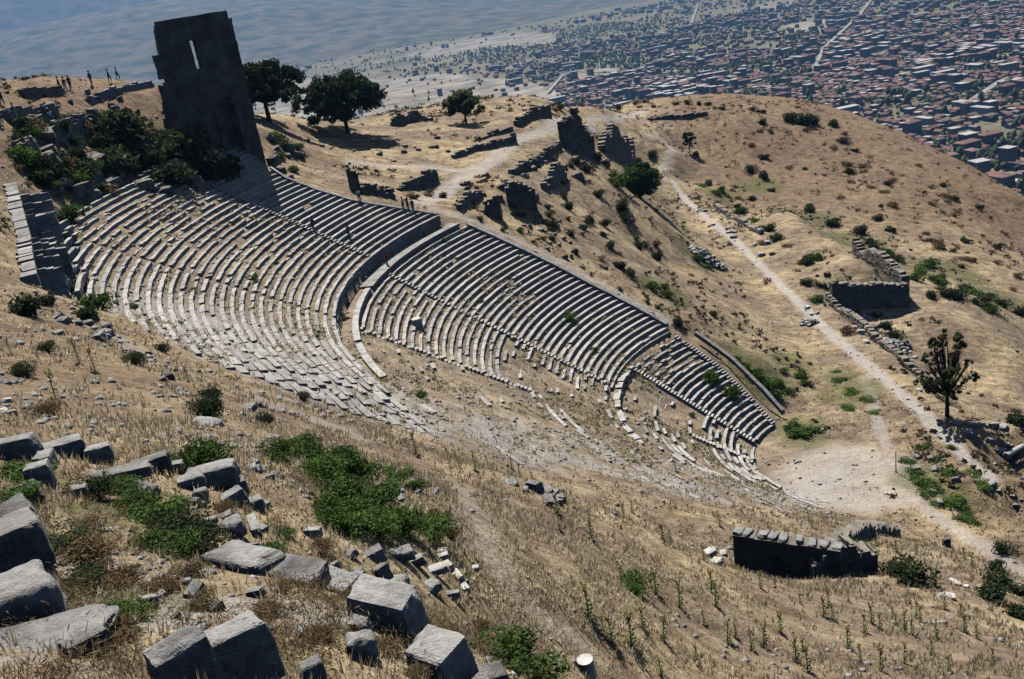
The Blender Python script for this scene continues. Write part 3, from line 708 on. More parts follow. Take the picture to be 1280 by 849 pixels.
for k in range(46):
    zf = _rt.uniform(.34, 1.0); q = (1.05 - abs(zf - .62) * 1.4) * _rt.uniform(.35, 1.0) * 3.7; an = _rt.uniform(0, 6.28); rr = _rt.uniform(.4, .85); _sp.append((q * math.cos(an) - .5, q * math.sin(an), zf, rr, rr, rr * .9))
tree('tree', 1184, 521, 10.6, _sp, 'olive', 9500, 0.2, 0.24, 'thin leafy tree with open crown growing at the edge of the level terrace', 36, 0.28)

# ------------------------------------------------------------------ ruined walls
def masonry(mb, p0, p1, zb, prof, th, sl=0.7, sh=0.42, jit=0.05, batter=0.0):
    """rough coursed stones from p0 to p1 (plan), base zb(x,y), height profile prof(f)"""
    p0 = A(p0[:2], float); p1 = A(p1[:2], float); L = np.linalg.norm(p1 - p0); t = (p1 - p0) / L; nrm = A([-t[1], t[0]]); rz = math.atan2(t[1], t[0])
    ff = np.linspace(0, 1, 25); bz = A([zb(*(p0 + t * L * f)) for f in ff]); tp = bz + A([prof(f) for f in ff]); z = bz.min()
    while z < tp.max():
        hh = sh * random.uniform(0.8, 1.2); s = 0.0
        while s < L - 0.02:
            l = sl * random.uniform(0.6, 1.5); l = min(l, L - s); f = (s + l / 2) / L
            if np.interp(f, ff, bz) - hh < z < np.interp(f, ff, tp) - hh * 0.4:
                c = p0 + t * (s + l / 2); w = th * random.uniform(0.9, 1.04)
                mb.box((c[0], c[1], z + hh / 2), (l - 0.015, w, hh - 0.012), rz + random.uniform(-.03, .03), jit * 0.6)
            s += l
        z += hh
def ruin(name, px0, px1, prof, th, label, cat='wall', mat='wallstone', sl=0.7, sh=0.42, caps=6, sink=0.3, group=None, pts=None, capmat=None):
    a, b = (gp(*px0), gp(*px1)) if pts is None else pts
    zs = [H1(*(A(a[:2]) * (1 - f) + A(b[:2]) * f)) for f in np.linspace(0, 1, 9)]
    def zb(x, y):
        f = np.dot(A([x, y]) - A(a[:2]), A(b[:2]) - A(a[:2])) / (np.linalg.norm(A(b[:2]) - A(a[:2])) ** 2); return float(np.interp(f, np.linspace(0, 1, 9), zs)) - sink
    if not callable(prof): pf = prof; prof = lambda f: float(np.interp(f, np.linspace(0, 1, len(pf)), pf)) + sink + max(pf) * .3 * (2 * float(vnoise(A([f * 9.0]), A([len(label) * 1.7]), 4)[0]) - 1)
    mid = (A(a) + A(b)) / 2
    root = add(name, None, loc=(mid[0], mid[1], zb(mid[0], mid[1]) + sink)); tag(root, label, cat, group)
    mb = MB(); masonry(mb, a, b, zb, prof, th, sl, sh); loc = A(root.location)
    o = mb.build('masonry', MAT[mat], root); o.location = -loc
    t = A(b[:2]) - A(a[:2]); L = np.linalg.norm(t); rz = math.atan2(t[1], t[0])
    for k in range(caps):
        f = (k + random.uniform(.2, .8)) / caps; c = A(a[:2]) + t * f; z = zb(*c) + prof(f) - sh * 0.25
        s = min(1.2, L / caps) * random.uniform(.6, 1.0)
        add('capstone', random.choice(STONE[capmat or (mat if mat in STONE else 'wallstone')]), o, loc=(c[0], c[1], z), rot=(random.uniform(-.1, .1), random.uniform(-.1, .1), rz + random.uniform(-.2, .2)), scale=(s, th * random.uniform(.8, 1.05), sh * random.uniform(.7, 1.2)))
    return root
STONE = {m: [rock_me('stone', 500 + i * 7 + q * 50, MAT[m], size=(1, 1, 1), rough=0.16, n=3, rnd=0.45, taper=0.18) for i in range(7)] for q, m in enumerate(('wallstone', 'block', 'marble', 'seat'))}

# the tower: a tall battered wall with return walls behind, a slit opening and an arched niche
def build_tower():
    bl = pd(226, 222, 134); br = pd(332, 207, 136.5)
    base = A([bl[0], bl[1], -19.0]); ex = A([br[0] - bl[0], br[1] - bl[1], 0]); W = np.linalg.norm(ex); ex /= W; ey = A([-ex[1], ex[0], 0])
    root = add('ruined_tower', None, loc=base); root.rotation_euler = (0, 0, math.atan2(ex[1], ex[0])); tag(root, 'tall dark ruined stone tower with a narrow slit opening above the seats', 'tower')
    Ht = 20.7; th = 1.6
    def xl(z): return 0.1 + 0.085 * z + 0.5 * vnoise(A([z / 1.1]), A([3.0]), 5)[0] * (1 if z > 9 else 0.3) - (0.8 if 14.0 < z < 17.0 else 0)
    def xr(z): return W + 0.012 * z + 0.12 * vnoise(A([z / .8]), A([7.0]), 6)[0]
    slit = (5.6, 6.3, 14.6, 18.1); niche = (7.0, 9.0, 2.6, 10.6)
    courses = MB(); z = 0.0; pieces = 0
    while z < Ht:
        hh = random.uniform(0.42, 0.6); zz = z + hh / 2; s = xl(zz); e = xr(zz)
        if zz > Ht - 0.5: e -= 0.4
        while s < e - 0.1:
            l = min(random.uniform(0.6, 1.5), e - s); 
            segs = [(s, s + l)]
            if slit[2] < zz < slit[3]:
                segs = [(a, b) for a, b in ((s, min(s + l, slit[0])), (max(s, slit[1]), s + l)) if b - a > 0.06]
            for a, b in segs:
                c = (a + b) / 2; y0 = 0.0
                nx = niche[0] + 0.0; arch = zz < niche[3] - ((c - (niche[0] + niche[1]) / 2) / ((niche[1] - niche[0]) / 2)) ** 2 * 1.0
                y0 = 0.75 if (niche[0] < c < niche[1] and zz > niche[2] and arch) else 0.0
                y0 += 0.012 * (Ht - z) * -1 * 0.6 + random.uniform(-.05, .05)
                courses.box((c, (y0 + th) / 2, zz), (b - a + 0.015, th - y0, hh + 0.015), 0, 0.03)
            s += l
        z += hh
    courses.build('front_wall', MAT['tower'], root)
    for x0, hts, nm in ((lambda z: xr(z) - 1.4, Ht - 1.0, 'side_wall'), (lambda z: xl(z), 13.0, 'side_wall')):
        mb = MB(); z = 0.0
        while z < hts:
            hh = random.uniform(.42, .6); y = th; lim = th + (5.5 - 0.12 * z + random.uniform(-.5, .5))
            while y < lim:
                l = random.uniform(.7, 1.4); mb.box((x0(z) + 0.7, y + l / 2, z + hh / 2), (1.4, l - .02, hh - .02), 0, .03); y += l
            z += hh
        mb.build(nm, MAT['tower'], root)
    for k in range(5):                                        # broken stones on the wall head
        add('capstone', random.choice(STONE['wallstone']), root, loc=(3 + k * 1.7 + random.uniform(-.4, .4), th / 2, Ht - 0.1), rot=(0, 0, random.uniform(-.2, .2)), scale=(random.uniform(.9, 1.6), 1.3, random.uniform(.2, .35)))
    mb = MB()
    for q in range(12): mb.box((niche[1] + 0.35, -0.35, niche[2] - 2.5 + q * 0.8), (0.7, 0.5, 0.78), 0, .03)
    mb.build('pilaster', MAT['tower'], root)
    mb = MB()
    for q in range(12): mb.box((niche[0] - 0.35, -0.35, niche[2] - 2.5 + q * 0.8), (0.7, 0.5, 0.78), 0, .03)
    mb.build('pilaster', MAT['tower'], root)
build_tower()
W_ = 'wallstone'
ruin('masonry_stub', (438, 238), (451, 240), [2.2, 3.4, 2.6], 1.2, 'upright stub of masonry at the foot of the plateau beside the upper seats', caps=3)
ruin('masonry_ruin', (452, 243), (492, 247), [1.2, 1.5, .9, .7], 1.0, 'low dark broken wall next to the upright masonry stub', caps=5)
ruin('masonry_ruin', (498, 238), (546, 226), [.6, 1.4, 1.8, 1.5], 1.0, 'heaped ruined wall below the pale track on the plateau edge', caps=6)
ruin('masonry_ruin', (600, 262), (628, 276), [.4, 1.6, 3.6], 1.1, 'leaning dark wall fin above the top of the walkway', caps=4)
ruin('masonry_ruin', (634, 254), (672, 263), [1.6, 3.4, 4.2, 2.8, 3.8], 1.2, 'tall dark jagged wall fin facing the seats', caps=6)
ruin('masonry_ruin', (574, 262), (600, 244), [.8, 1.2, 1.0], .9, 'rubble wall bordering the pale track above the walkway', caps=6)
ruin('masonry_ruin', (640, 218), (700, 186), [.9, 1.3, 1.0, 1.4, 1.0], 1.0, 'long low line of dark wall stones along the brow of the plateau', caps=12)
ruin('masonry_ruin', (680, 238), (706, 222), [1.0, 2.0, 3.2, 1.5], 1.0, 'small pointed wall fin on the slope under the plateau brow', caps=3)
ruin('masonry_ruin', (704, 184), (742, 198), [4.0, 6.2, 7.4, 5.4, 3.0], 1.6, 'tall dark pointed wall remnant at the end of the plateau', caps=6)
ruin('masonry_ruin', (752, 190), (792, 202), [2.5, 5.6, 7.4, 6.5, 4.2], 1.6, 'massive dark rounded wall remnant above the gully', caps=6)
ruin('masonry_ruin', (645, 158), (688, 149), [.8, 1.6, 2.0, 2.4], 1.0, 'brown broken wall on the flat top of the plateau', caps=6)
ruin('masonry_ruin', (566, 198), (645, 178), [.5, .8, .9, 1.2, 1.4], .8, 'long thin foundation wall beside the pale track', caps=9)
ruin('masonry_ruin', (596, 176), (640, 163), [.4, .7, .8], .7, 'short pale foundation wall behind the long thin one', caps=5)
ruin('masonry_ruin', (810, 150), (884, 143), [.5, .8, .8, 1.2, .6], 1.2, 'far dark wall below the skyline beside the upper track', caps=9)
ruin('masonry_ruin', (490, 158), (540, 150), [.8, 1.8, .9, 2.8, 1.0, .6], 1.0, 'grey broken stones and stumps at the rim of the plateau', caps=6)
# retaining bastion of the terrace
ruin('stone_bastion', None, None, lambda f: 5.3 - .5 * f - .5 * float(vnoise(A([f * 7.0]), A([2.0]), 4)[0]), 1.4, 'dark square retaining wall under the reddish flat terrace', caps=12, sink=.6, pts=(A([54.5, 151.5, -61]), A([68.0, 152.5, -61])), sl=.9)
ruin('stone_bastion', None, None, [4.5, 4.0, 3.2, 2.4], 1.4, 'receding side of the dark square retaining wall', caps=9, sink=.6, pts=(A([68.2, 153.5, -61]), A([68.6, 176, -61])), sl=.9)
ruin('terrace_ruin', None, None, [1.2, .7, 1.4, .9, 1.6, 1.0, 1.4], 1.0, 'broken line of wall stones along the edge of the terrace', caps=26, sink=.3, pts=(A([53.6, 113, -58]), A([53.4, 150, -58])))
ruin('terrace_ruin', None, None, [1.0, .6, .9, 1.4], 1.0, 'low stones of the terrace edge beyond the bastion', caps=14, sink=.3, pts=(A([54.5, 190, -58]), A([53.4, 224, -58])))
# the wall on the near slope
_g = gp(960, 716); _z = _g[2] + 3.1; _w0 = pz(918, 664, _z); _w1 = pz(1052, 684, _z)
def level_top(a, b, z): return lambda f: z - H1(*(A(a[:2]) * (1 - f) + A(b[:2]) * f)) + .9
ruin('masonry_ruin', None, None, level_top(_w0, _w1, _z), 1.1, 'long dark retaining wall with pale level top on the grassy slope', sl=.55, sh=.28, caps=9, sink=.9, pts=(_w0, _w1), capmat='block')
_w2 = pz(1012, 706, _z - 1.2); _w3 = pz(1092, 690, _z - 1.2)
ruin('masonry_ruin', None, None, [1.1, 1.9, 2.0, 1.8, 1.2], 1.2, 'crumbling end of the retaining wall overgrown by a shrub', sl=.5, sh=.3, caps=14, sink=.5, pts=(_w2, _w3))
ruin('masonry_ruin', (1040, 690), (1118, 672), [.7, .9, 1.1], 1.2, 'low pale wall running on behind the crumbling retaining wall', sl=.7, sh=.35, caps=8, sink=.4)
# buttressed wall on the left hill
def buttressed():
    a, b, t, n = SPINE; L = np.linalg.norm(b - a); root = add('buttressed_ruin', None, loc=(b[0], b[1], H1(b[0], b[1]))); tag(root, 'long foundation wall with a row of short cross walls over a dark pit', 'ruin')
    loc = A(root.location); rz = math.atan2(t[1], t[0]); k = 0.0
    while k < L:
        l = random.uniform(.5, .95); mb = MB(); j = random.uniform(-.16, .1); q = [a + t * (k + u) + n * v for u, v in ((.04, -.75 + random.uniform(-.2, .2)), (l - .04, -.75 + random.uniform(-.2, .2)), (l - .04, .3), (.04, .3))]
        zz = [H1(*(a + t * (k + u) - n * .9)) + .15 + j for u in (0, l, l, 0)]; q = q if np.cross(q[1] - q[0], q[3] - q[0]) > 0 else [q[3], q[2], q[1], q[0]]
        mb.hexa(A([(*p, z - 3.2) for p, z in zip(q, zz)] + [(*p, z) for p, z in zip(q, zz)])); o = mb.build('wall_stone', MAT['seat'], root); o.location = -loc; k += l
    for q in range(9):
        if q == 3: continue
        c = a + t * (L * (.1 + .105 * q) + random.uniform(-.2, .2)); e = c + n * (2.4 + random.uniform(-.6, .4)); c = c + n * .3; z = H1(*(c - n * 1.5)) - .25; mb = MB(); m = (c + e) / 2
        for lev in range(5):
            for h in range(3): mb.box((*(c + (e - c) * (h + .5) / 3), z - .3 - lev * .6 - random.uniform(0, .14) - (.12 * h if lev == 0 else 0)), (.42 + random.uniform(-.08, .08), .78, .59), rz + random.uniform(-.08, .08), .06)
        o = mb.build('cross_wall', MAT['seat'], root); o.location = -loc
buttressed()
ruin('foundation_ruin', (28, 121), (78, 116), [.7, .8, .6], .9, 'low dark foundation wall on the hilltop near standing visitors', caps=6, sl=1.0)
ruin('foundation_ruin', (110, 128), (190, 108), [.4, .6, .5, .6], .9, 'long pale foundation slab leading to the tower', mat='seat', caps=6, sl=1.2)
ruin('foundation_ruin', (8, 150), (70, 142), [.8, 1.2, 1.0], 1.0, 'stepped grey foundation blocks below the hilltop edge', mat='block', caps=6, sl=1.0)
ruin('foundation_ruin', (66, 172), (124, 152), [1.4, 1.9, 1.5, 1.2], 1.1, 'dark terrace wall above the hillside shrubs', mat='block', caps=7, sl=1.0)
ruin('foundation_ruin', (90, 205), (200, 222), [.4, .6, .3, .9, .5], .9, 'broken wall line crossing the shrubby slope above the seats', caps=14)

# ------------------------------------------------------------------ big cut blocks of the foreground
def block(px, py, dist, size, rz, label, seed, tilt=(0, 0), mat='block', rough=0.05, rnd=0.3, name='stone_block', cat='block', n=8, lift=0.0, sink=.15):
    """cut stone whose top centre is at the pixel, dist metres away; it goes down into the ground or onto what is under it"""
    w, d, h = size; p = gp(px, py + FOC * h * (.86 - sink) * .8 / dist); k = np.linalg.norm(p) / dist; w, d, h = w * k, d * k, h * k
    o = add(name, rock_me(name, seed, MAT[mat], size=(w, d, h), rough=rough * 1.7, n=n + 3, rnd=rnd, taper=0.13), loc=(p[0], p[1], H1(p[0], p[1]) - sink * h + lift), rot=(math.radians(tilt[0]), math.radians(tilt[1]), math.radians(rz)))
    return tag(o, label, cat)
_a = pd(275, 690, 13.7); _b = pd(530, 758, 11.5); WZ = math.degrees(math.atan2(_b[1] - _a[1], _b[0] - _a[0]))
block(308, 697, 13.4, (1.15, .55, .5), WZ, 'rounded pale block at the upper end of the foreground wall', 1, sink=.4, rnd=.5)
block(376, 714, 12.8, (.8, .48, .42), WZ, 'short flat block behind the rounded end stone of the foreground wall', 2, sink=.4)
block(422, 726, 12.45, (.7, .46, .42), WZ + 3, 'small middle stone of the foreground wall', 3, sink=.4)
block(488, 748, 11.75, (1.0, .52, .66), WZ + 2, 'big grey block with dark end face closing the foreground wall', 4, rough=.04)
block(552, 812, 10.9, (.62, .55, .5), WZ - 4, 'broken grey slab lying below the big end block of the wall', 5)
block(305, 800, 8.9, (.62, .36, .62), 33, 'large grey cut block with sunlit top and black shaded face', 6, rough=.04)
block(240, 815, 8.75, (.5, .3, .5), 30, 'flat grey block against the large cut block', 7, (0, -4))
block(395, 833, 8.9, (.22, .2, .3), 20, 'small grey stone beside the large cut block', 8, rnd=.6, n=5)
block(455, 800, 9.9, (.3, .26, .3), 10, 'pale rounded boulder in front of the big end block', 9, rnd=.7, rough=.1, n=6)
block(452, 778, 10.4, (.26, .18, .22), -20, 'small angular stone behind the pale boulder', 10, rnd=.5, rough=.1, n=5)
block(612, 843, 12.5, (.5, .34, .3), 10, 'thin grey slab next to the low green shrub', 11, n=5)
block(22, 678, 11.8, (.75, .62, .55), 28, 'massive square block with dark face perched on a boulder', 12, rough=.035, lift=.08)
block(34, 740, 11.5, (.8, .7, .6), 20, 'dark boulder under the massive square block', 13, rnd=.6, rough=.1)
block(50, 800, 10.2, (1.2, .9, .2), 12, 'flat cracked bedrock slab below the perched block', 14, sink=.45, rnd=.5, rough=.1, n=12, name='bedrock_slab', cat='rock')
block(112, 800, 9.9, (.42, .24, .26), 35, 'narrow dark edged block at the rim of the bedrock slab', 15)
block(15, 640, 13.6, (.62, .42, .2), 30, 'thin layered slab leaning in the stone stack', 16, (18, -16))
block(32, 615, 14.2, (.5, .36, .2), 24, 'upper layered slab of the leaning stone stack', 17, (16, -18))
block(12, 668, 13.0, (.55, .4, .25), 34, 'lower layered slab of the leaning stone stack', 18, (14, -10))
block(54, 588, 15.0, (.36, .32, .4), 10, 'squat grey block behind the leaning stone stack', 19)
block(18, 557, 18.5, (.9, .4, .45), 10, 'long grey block beside the green weeds above the stack', 20)
block(82, 557, 18.8, (.75, .4, .35), 16, 'pale L shaped ledge block in the ruined row', 21)
block(60, 572, 18.2, (.3, .5, .35), 14, 'short block joining the pale ledge', 22, n=5)
block(128, 563, 18.9, (.5, .36, .4), 12, 'grey block with upright dark side in the ruined row', 23)
block(190, 577, 19.0, (.75, .3, .3), 14, 'narrow tilted beam of stone in the ruined row', 24, (0, -5))
block(222, 581, 19.4, (.32, .24, .25), 8, 'small grey block at the end of the tilted beam', 25, n=5)
block(268, 589, 18.4, (.95, .5, .4), 14, 'big flat topped block at the corner of the ruined row', 26)
block(240, 598, 17.7, (.5, .4, .25), 20, 'weathered low stone before the big flat topped block', 27, rnd=.5)
block(304, 603, 17.8, (.2, .26, .3), 8, 'small upright stone beside the flat topped block', 28, n=5)
block(150, 590, 17.6, (1.1, .35, .2), 8, 'long pale ledge slab above the weeds', 29)
block(296, 617, 17.2, (.42, .3, .3), 30, 'tilted pale slab on the steps of the ruined corner', 30, (0, -10))
block(180, 608, 16.8, (.5, .28, .2), -20, 'thin slab propped in the weeds', 31, (10, 16), n=5)
block(103, 612, 16.6, (.24, .22, .25), 10, 'pale cube shaped stone in the weeds', 32, n=5)
block(322, 625, 17.2, (.26, .26, .25), 15, 'dark edged stone right of the ruined corner', 33, rnd=.5, n=5)
block(252, 615, 17.0, (.25, .2, .22), 15, 'pale round stone under the ruined corner', 34, rnd=.8, n=5)
block(290, 655, 15.6, (.45, .4, .3), 30, 'rough grey boulder between the two green clumps', 35, rnd=.7, rough=.12, n=6)
block(320, 655, 16.0, (.16, .6, .25), 20, 'narrow kerb like slab below the ruined corner', 36, n=5)
block(266, 650, 15.6, (.2, .18, .2), 0, 'small pale stone near the rough grey boulder', 37, rnd=.7, n=5)
block(258, 528, 31.2, (1.0, .6, .25), -24, 'flat grey rectangular slab lying on the slope below a dark shrub', 38, (0, 6))
block(522, 401, 96, (1.0, 1.1, 1.2), 20, 'white square marble block standing among the overgrown seats', 39, mat='marble', n=4)
# white marble fragments
block(542, 711, 20.6, (.62, .26, .16), 12, 'white marble plank pointing away from the other fragments', 40, (0, -3), 'marble')
block(572, 718, 20.4, (.2, .42, .16), 28, 'white marble fragment in the middle of the group', 41, mat='marble')
block(581, 732, 20.0, (.16, .4, .16), 24, 'lowest white marble fragment of the group', 42, mat='marble')
block(553, 688, 21.4, (.26, .2, .16), 0, 'pointed white marble chip at the top of the group', 43, mat='marble', n=5, rnd=.6)
block(553, 694, 21.2, (.3, .16, .12), 14, 'thin white marble slice under the pointed chip', 44, mat='marble', n=5)
block(560, 705, 20.8, (.2, .3, .14), 30, 'grey white marble piece touching the plank', 45, mat='marble', n=5)
block(595, 709, 20.8, (.18, .16, .14), 0, 'round white marble lump apart from the group', 46, mat='marble', n=5, rnd=.8)
# grey tumbled blocks under the green thicket
for i, (x, y, d, w, l, h, rz) in enumerate(((392, 664, 17.3, .3, .24, .2, 0), (470, 690, 17, .34, .26, .25, 30), (500, 690, 17.6, .5, .3, .2, 15), (480, 712, 16.4, .3, .22, .3, 50), (455, 715, 16, .18, .2, .35, 10), (500, 725, 15.5, .35, .25, .2, -20), (425, 708, 16.4, .16, .14, .35, 20), (520, 700, 17.6, .4, .26, .16, 10), (540, 730, 16.5, .3, .3, .16, 40), (490, 737, 14.6, .3, .26, .25, 0), (565, 742, 17, .3, .2, .14, 20), (440, 690, 17.4, .24, .2, .16, 60))):
    block(x, y, d, (w, l, h), rz, 'grey tumbled block between the green thicket and the foreground wall', 60 + i, (random.uniform(-12, 12), random.uniform(-12, 12)), rnd=.4, rough=.08, n=5)['group'] = 'tumbled blocks below the green thicket'

# columns
def lathe(name, prof, n=20):
    V = []; F = []
    for r, z in prof:
        for k in range(n): V.append((r * math.cos(6.2832 * k / n), r * math.sin(6.2832 * k / n), z))
    for i in range(len(prof) - 1):
        for k in range(n): F.append((i * n + k, i * n + (k + 1) % n, (i + 1) * n + (k + 1) % n, (i + 1) * n + k))
    F.append(tuple(range(n))[::-1]); F.append(tuple(range((len(prof) - 1) * n, len(prof) * n)))
    return mesh_np(name, V, F, MAT['marble'])
p = gp(735, 843); g = H1(p[0], p[1]); p = p + A([0, 0, .42])
tag(add('column_drum', lathe('column_drum', [(.2, 0), (.21, .03), (.2, .06), (.195, p[2] - g + .02), (.205, p[2] - g + .05), (.2, p[2] - g + .1)]), loc=(p[0], p[1], g - .05), rot=(.03, -.04, 0)), 'white marble column drum standing upright in dry grass', 'column')
p = gp(1266, 568)
tag(add('fallen_column', lathe('fallen_column', [(.36, 0), (.42, .05), (.42, .16), (.36, .22), (.345, 1.6), (.33, 3.0)]), loc=(p[0] - 1.2, p[1] - .7, H1(p[0], p[1]) + .36), rot=(math.radians(88), 0, math.radians(115))), 'pale fallen column lying on the terrace rubble', 'column')
p = gp(1120, 590)
root = add('marker_post', None, loc=(p[0], p[1], H1(p[0], p[1]))); tag(root, 'thin dark post at the edge of the gravel orchestra', 'post')
mb = MB(); mb.raw(*tube_geo([(0, 0, -.3), (0, 0, 1.2), (0.03, 0, 2.6)], [.06, .055, .05], 8)); mb.build('shaft', MAT['bark'], root)
mb = MB(); mb.box((0, 0, .02), (.3, .3, .14), .3, .02); mb.build('footing', MAT['block'], root)
p = gp(1183, 684)
root = add('sign_plinth', None, loc=(p[0], p[1], H1(p[0], p[1]))); tag(root, 'small dark upright stone beside the lower footpath', 'stone')
add('upright', rock_me('upright', 771, MAT['wallstone'], size=(.7, .5, 1.1), rough=.06, n=5), root, loc=(0, 0, -.1)); add('footing', rock_me('footing', 772, MAT['block'], size=(1.1, .9, .3), rough=.08, n=4), root, loc=(0, 0, -.15))

# ------------------------------------------------------------------ loose stones
def scatter_px(poly, n, rs):
    xs = [q[0] for q in poly]; ys = [q[1] for q in poly]; out = []
    while len(out) < n:
        x = rs.uniform(min(xs), max(xs)); y = rs.uniform(min(ys), max(ys))
        if in_poly(A([x]), A([y]), poly)[0]: out.append((x, y))
    return A(out)
rsS = np.random.default_rng(9)
for poly, n, s0, s1, mat, label, group in (
    ([(300, 555), (345, 560), (350, 600), (320, 600)], 22, .14, .3, 'block', 'small grey rubble stone at the edge of the green thicket', 'rubble at the thicket edge'),
    ([(470, 605), (545, 600), (550, 640), (500, 640)], 24, .14, .3, 'block', 'pale rubble stone in the gap of the green thicket', 'rubble in the thicket gap'),
    ([(230, 610), (330, 610), (350, 690), (250, 690)], 16, .12, .26, 'block', 'stone scattered under the ruined corner', 'stones under the ruined corner'),
    ([(90, 740), (250, 700), (420, 740), (430, 800), (180, 800)], 26, .1, .26, 'block', 'flat stone half buried in the dry weeds of the foreground ledge', 'stones on the foreground ledge'),
    ([(640, 595), (720, 625), (720, 645), (640, 612)], 16, .3, .8, 'block', 'grey stone in the short row on the grassy slope', 'row of stones on the grassy slope'),
    ([(5, 500), (60, 500), (40, 545), (0, 545)], 10, .18, .35, 'marble', 'white stone on the left hillside', 'white stones on the left hillside'),
    ([(60, 380), (150, 395), (150, 440), (50, 420)], 18, .5, 1.2, 'block', 'grey boulder on the slope left of the lowest seats', 'boulders left of the seats'),
    ([(170, 430), (330, 500), (320, 520), (180, 470)], 12, .3, .7, 'wallstone', 'dark stone along the trodden path above the near seats', 'stones by the trodden path'),
    ([(1055, 395), (1085, 395), (1125, 440), (1100, 450)], 26, .5, 1.3, 'marble', 'white stone in the heap between terrace path and edge', 'white stones of the terrace heap'),
    ([(1190, 520), (1260, 535), (1280, 590), (1210, 575)], 34, .5, 1.2, 'seat', 'tumbled pale stone around the foot of the terrace tree', 'stones at the terrace tree'),
    ([(1130, 430), (1170, 470), (1190, 520), (1150, 490)], 16, .4, 1.0, 'seat', 'pale stone strewn beside the straight terrace path', 'stones beside the terrace path'),
    ([(880, 255), (960, 300), (950, 330), (880, 280)], 24, .7, 1.6, 'seat', 'flat stone of the rubble strip right of the footpath', 'rubble strip by the footpath'),
    ([(630, 270), (720, 290), (760, 340), (680, 310)], 20, .5, 1.1, 'wallstone', 'dark stone tumbled on the slope above the south seats', 'stones above the south seats'),
    ([(420, 190), (560, 160), (600, 190), (500, 205)], 24, .5, 1.2, 'wallstone', 'stone lying on the plateau near the big pine', 'stones on the plateau'),
    ([(40, 130), (180, 105), (200, 140), (100, 170)], 24, .5, 1.3, 'block', 'stone on the hilltop left of the tower', 'stones on the hilltop'),
    ([(880, 690), (905, 680), (905, 705), (885, 705)], 8, .4, .8, 'marble', 'pale stone piled at the left end of the retaining wall', 'stones at the wall end'),
    ([(1160, 700), (1220, 730), (1215, 775), (1170, 745)], 12, .3, .8, 'marble', 'white stone on the slope below the lower footpath', 'white stones below the lower footpath'),
    ([(1120, 560), (1280, 600), (1280, 650), (1180, 640)], 24, .4, 1.0, 'block', 'grey stone among the green clumps of the terrace', 'stones among terrace clumps'),
    ([(780, 480), (900, 590), (850, 595), (780, 540)], 26, .3, .7, 'seat', 'displaced seat stone in the overgrown lower rows', 'displaced stones of the lower rows'),
    ([(1000, 380), (1040, 395), (1040, 410), (1000, 405)], 5, .6, 1.4, 'marble', 'pale stone lying left of the straight terrace path', 'stones left of the terrace path')):
    P = gpv(*scatter_px(poly, max(4, int(n * .66)), rsS).T)
    for p in P:
        if np.isnan(p[0]): continue
        s = rsS.uniform(s0, s1)
        o = add('loose_stone', STONE[mat][rsS.integers(7)], loc=(p[0], p[1], p[2] - 0.12 * s), rot=(rsS.uniform(-.25, .25), rsS.uniform(-.25, .25), rsS.uniform(0, 6.28)), scale=(s, s * rsS.uniform(.5, .95), s * rsS.uniform(.35, .7)))
        tag(o, label, 'stone', group)

def rubble_pile(px, py, rad, hgt, n, mat, label):
    p = gp(px, py); root = add('rubble_pile', None, loc=(p[0], p[1], H1(p[0], p[1]))); tag(root, label, 'rubble'); z0 = root.location[2]
    for k in range(n):
        q = rad * math.sqrt(k / n); an = k * 2.4; x, y = q * math.cos(an), q * math.sin(an) * .7; z = random.uniform(.5, 1.0)
        add('stone', STONE[mat][k % 7], root, loc=(x, y, H1(p[0] + x, p[1] + y) - z0 + hgt * max(0, 1 - (q / rad) ** 1.5) - .25 * z), rot=(random.uniform(-.4, .4), random.uniform(-.4, .4), random.uniform(0, 6)), scale=(z, z * .8, z * .65))
rubble_pile(885, 326, 3.2, 1.5, 60, 'seat', 'round heap of grey stones left of the long footpath')
rubble_pile(1010, 405, 1.5, .7, 16, 'seat', 'small pile of pale stones close to the straight path')
rubble_pile(1112, 432, 3.6, .6, 46, 'seat', 'spread heap of grey rubble between the path and the terrace edge')

# ------------------------------------------------------------------ shrubs
B = bush
for i, (x, y, w, k) in enumerate(((340, 575, 1.3, 'near'), (375, 572, 1.5, 'near'), (410, 585, 1.6, 'near'), (445, 600, 1.7, 'near'), (420, 620, 1.7, 'near'), (460, 630, 1.7, 'near'), (395, 600, 1.4, 'near'), (490, 600, 1.2, 'near'), (440, 660, 1.6, 'near'), (480, 655, 1.5, 'near'), (505, 665, 1.3, 'near'), (530, 665, 1.4, 'near'), (470, 670, 1.2, 'near'), (410, 650, 1.2, 'near'), (515, 610, .9, 'near'), (355, 560, 1.1, 'near'), (545, 650, .8, 'near'))):
    B(x, y, w, k, ('small' if w < 1.15 else 'middling' if w < 1.45 else 'large') + ' bright green shrub of the thicket ' + ('at its rubble edge' if x < 385 else 'next to the trail' if x > 500 else 'above the tumbled blocks' if y > 640 else 'in its middle'), 'shrubs of the green thicket', squash=.75)
B(236, 582, 1.5, 'near', 'rounded bright green shrub alone on the dry slope', squash=.8)
B(790, 738, 1.7, 'near', 'rounded green shrub alone on the mullein slope', squash=.9)
B(640, 836, 1.3, 'near', 'sprawling green shrub in front of the white column drum', squash=.6)
for x, y, w, k in ((190, 655, 1.3, 'near'), (220, 672, 1.2, 'neardark'), (245, 690, 1.2, 'neardark'), (165, 640, 1.0, 'near'), (205, 690, 1.0, 'near'), (110, 620, .9, 'neardark'), (140, 612, .9, 'near')):
    B(x, y, w, k, 'leafy green shrub growing in the hollow before the ruined row', 'shrubs in the foreground hollow', squash=.65)
for x, y, w, k in ((20, 600, 1.3, 'near'), (5, 630, 1.1, 'near')): B(x, y, w, k, 'green weeds behind the leaning stone stack', 'weeds behind the stone stack', squash=.5)
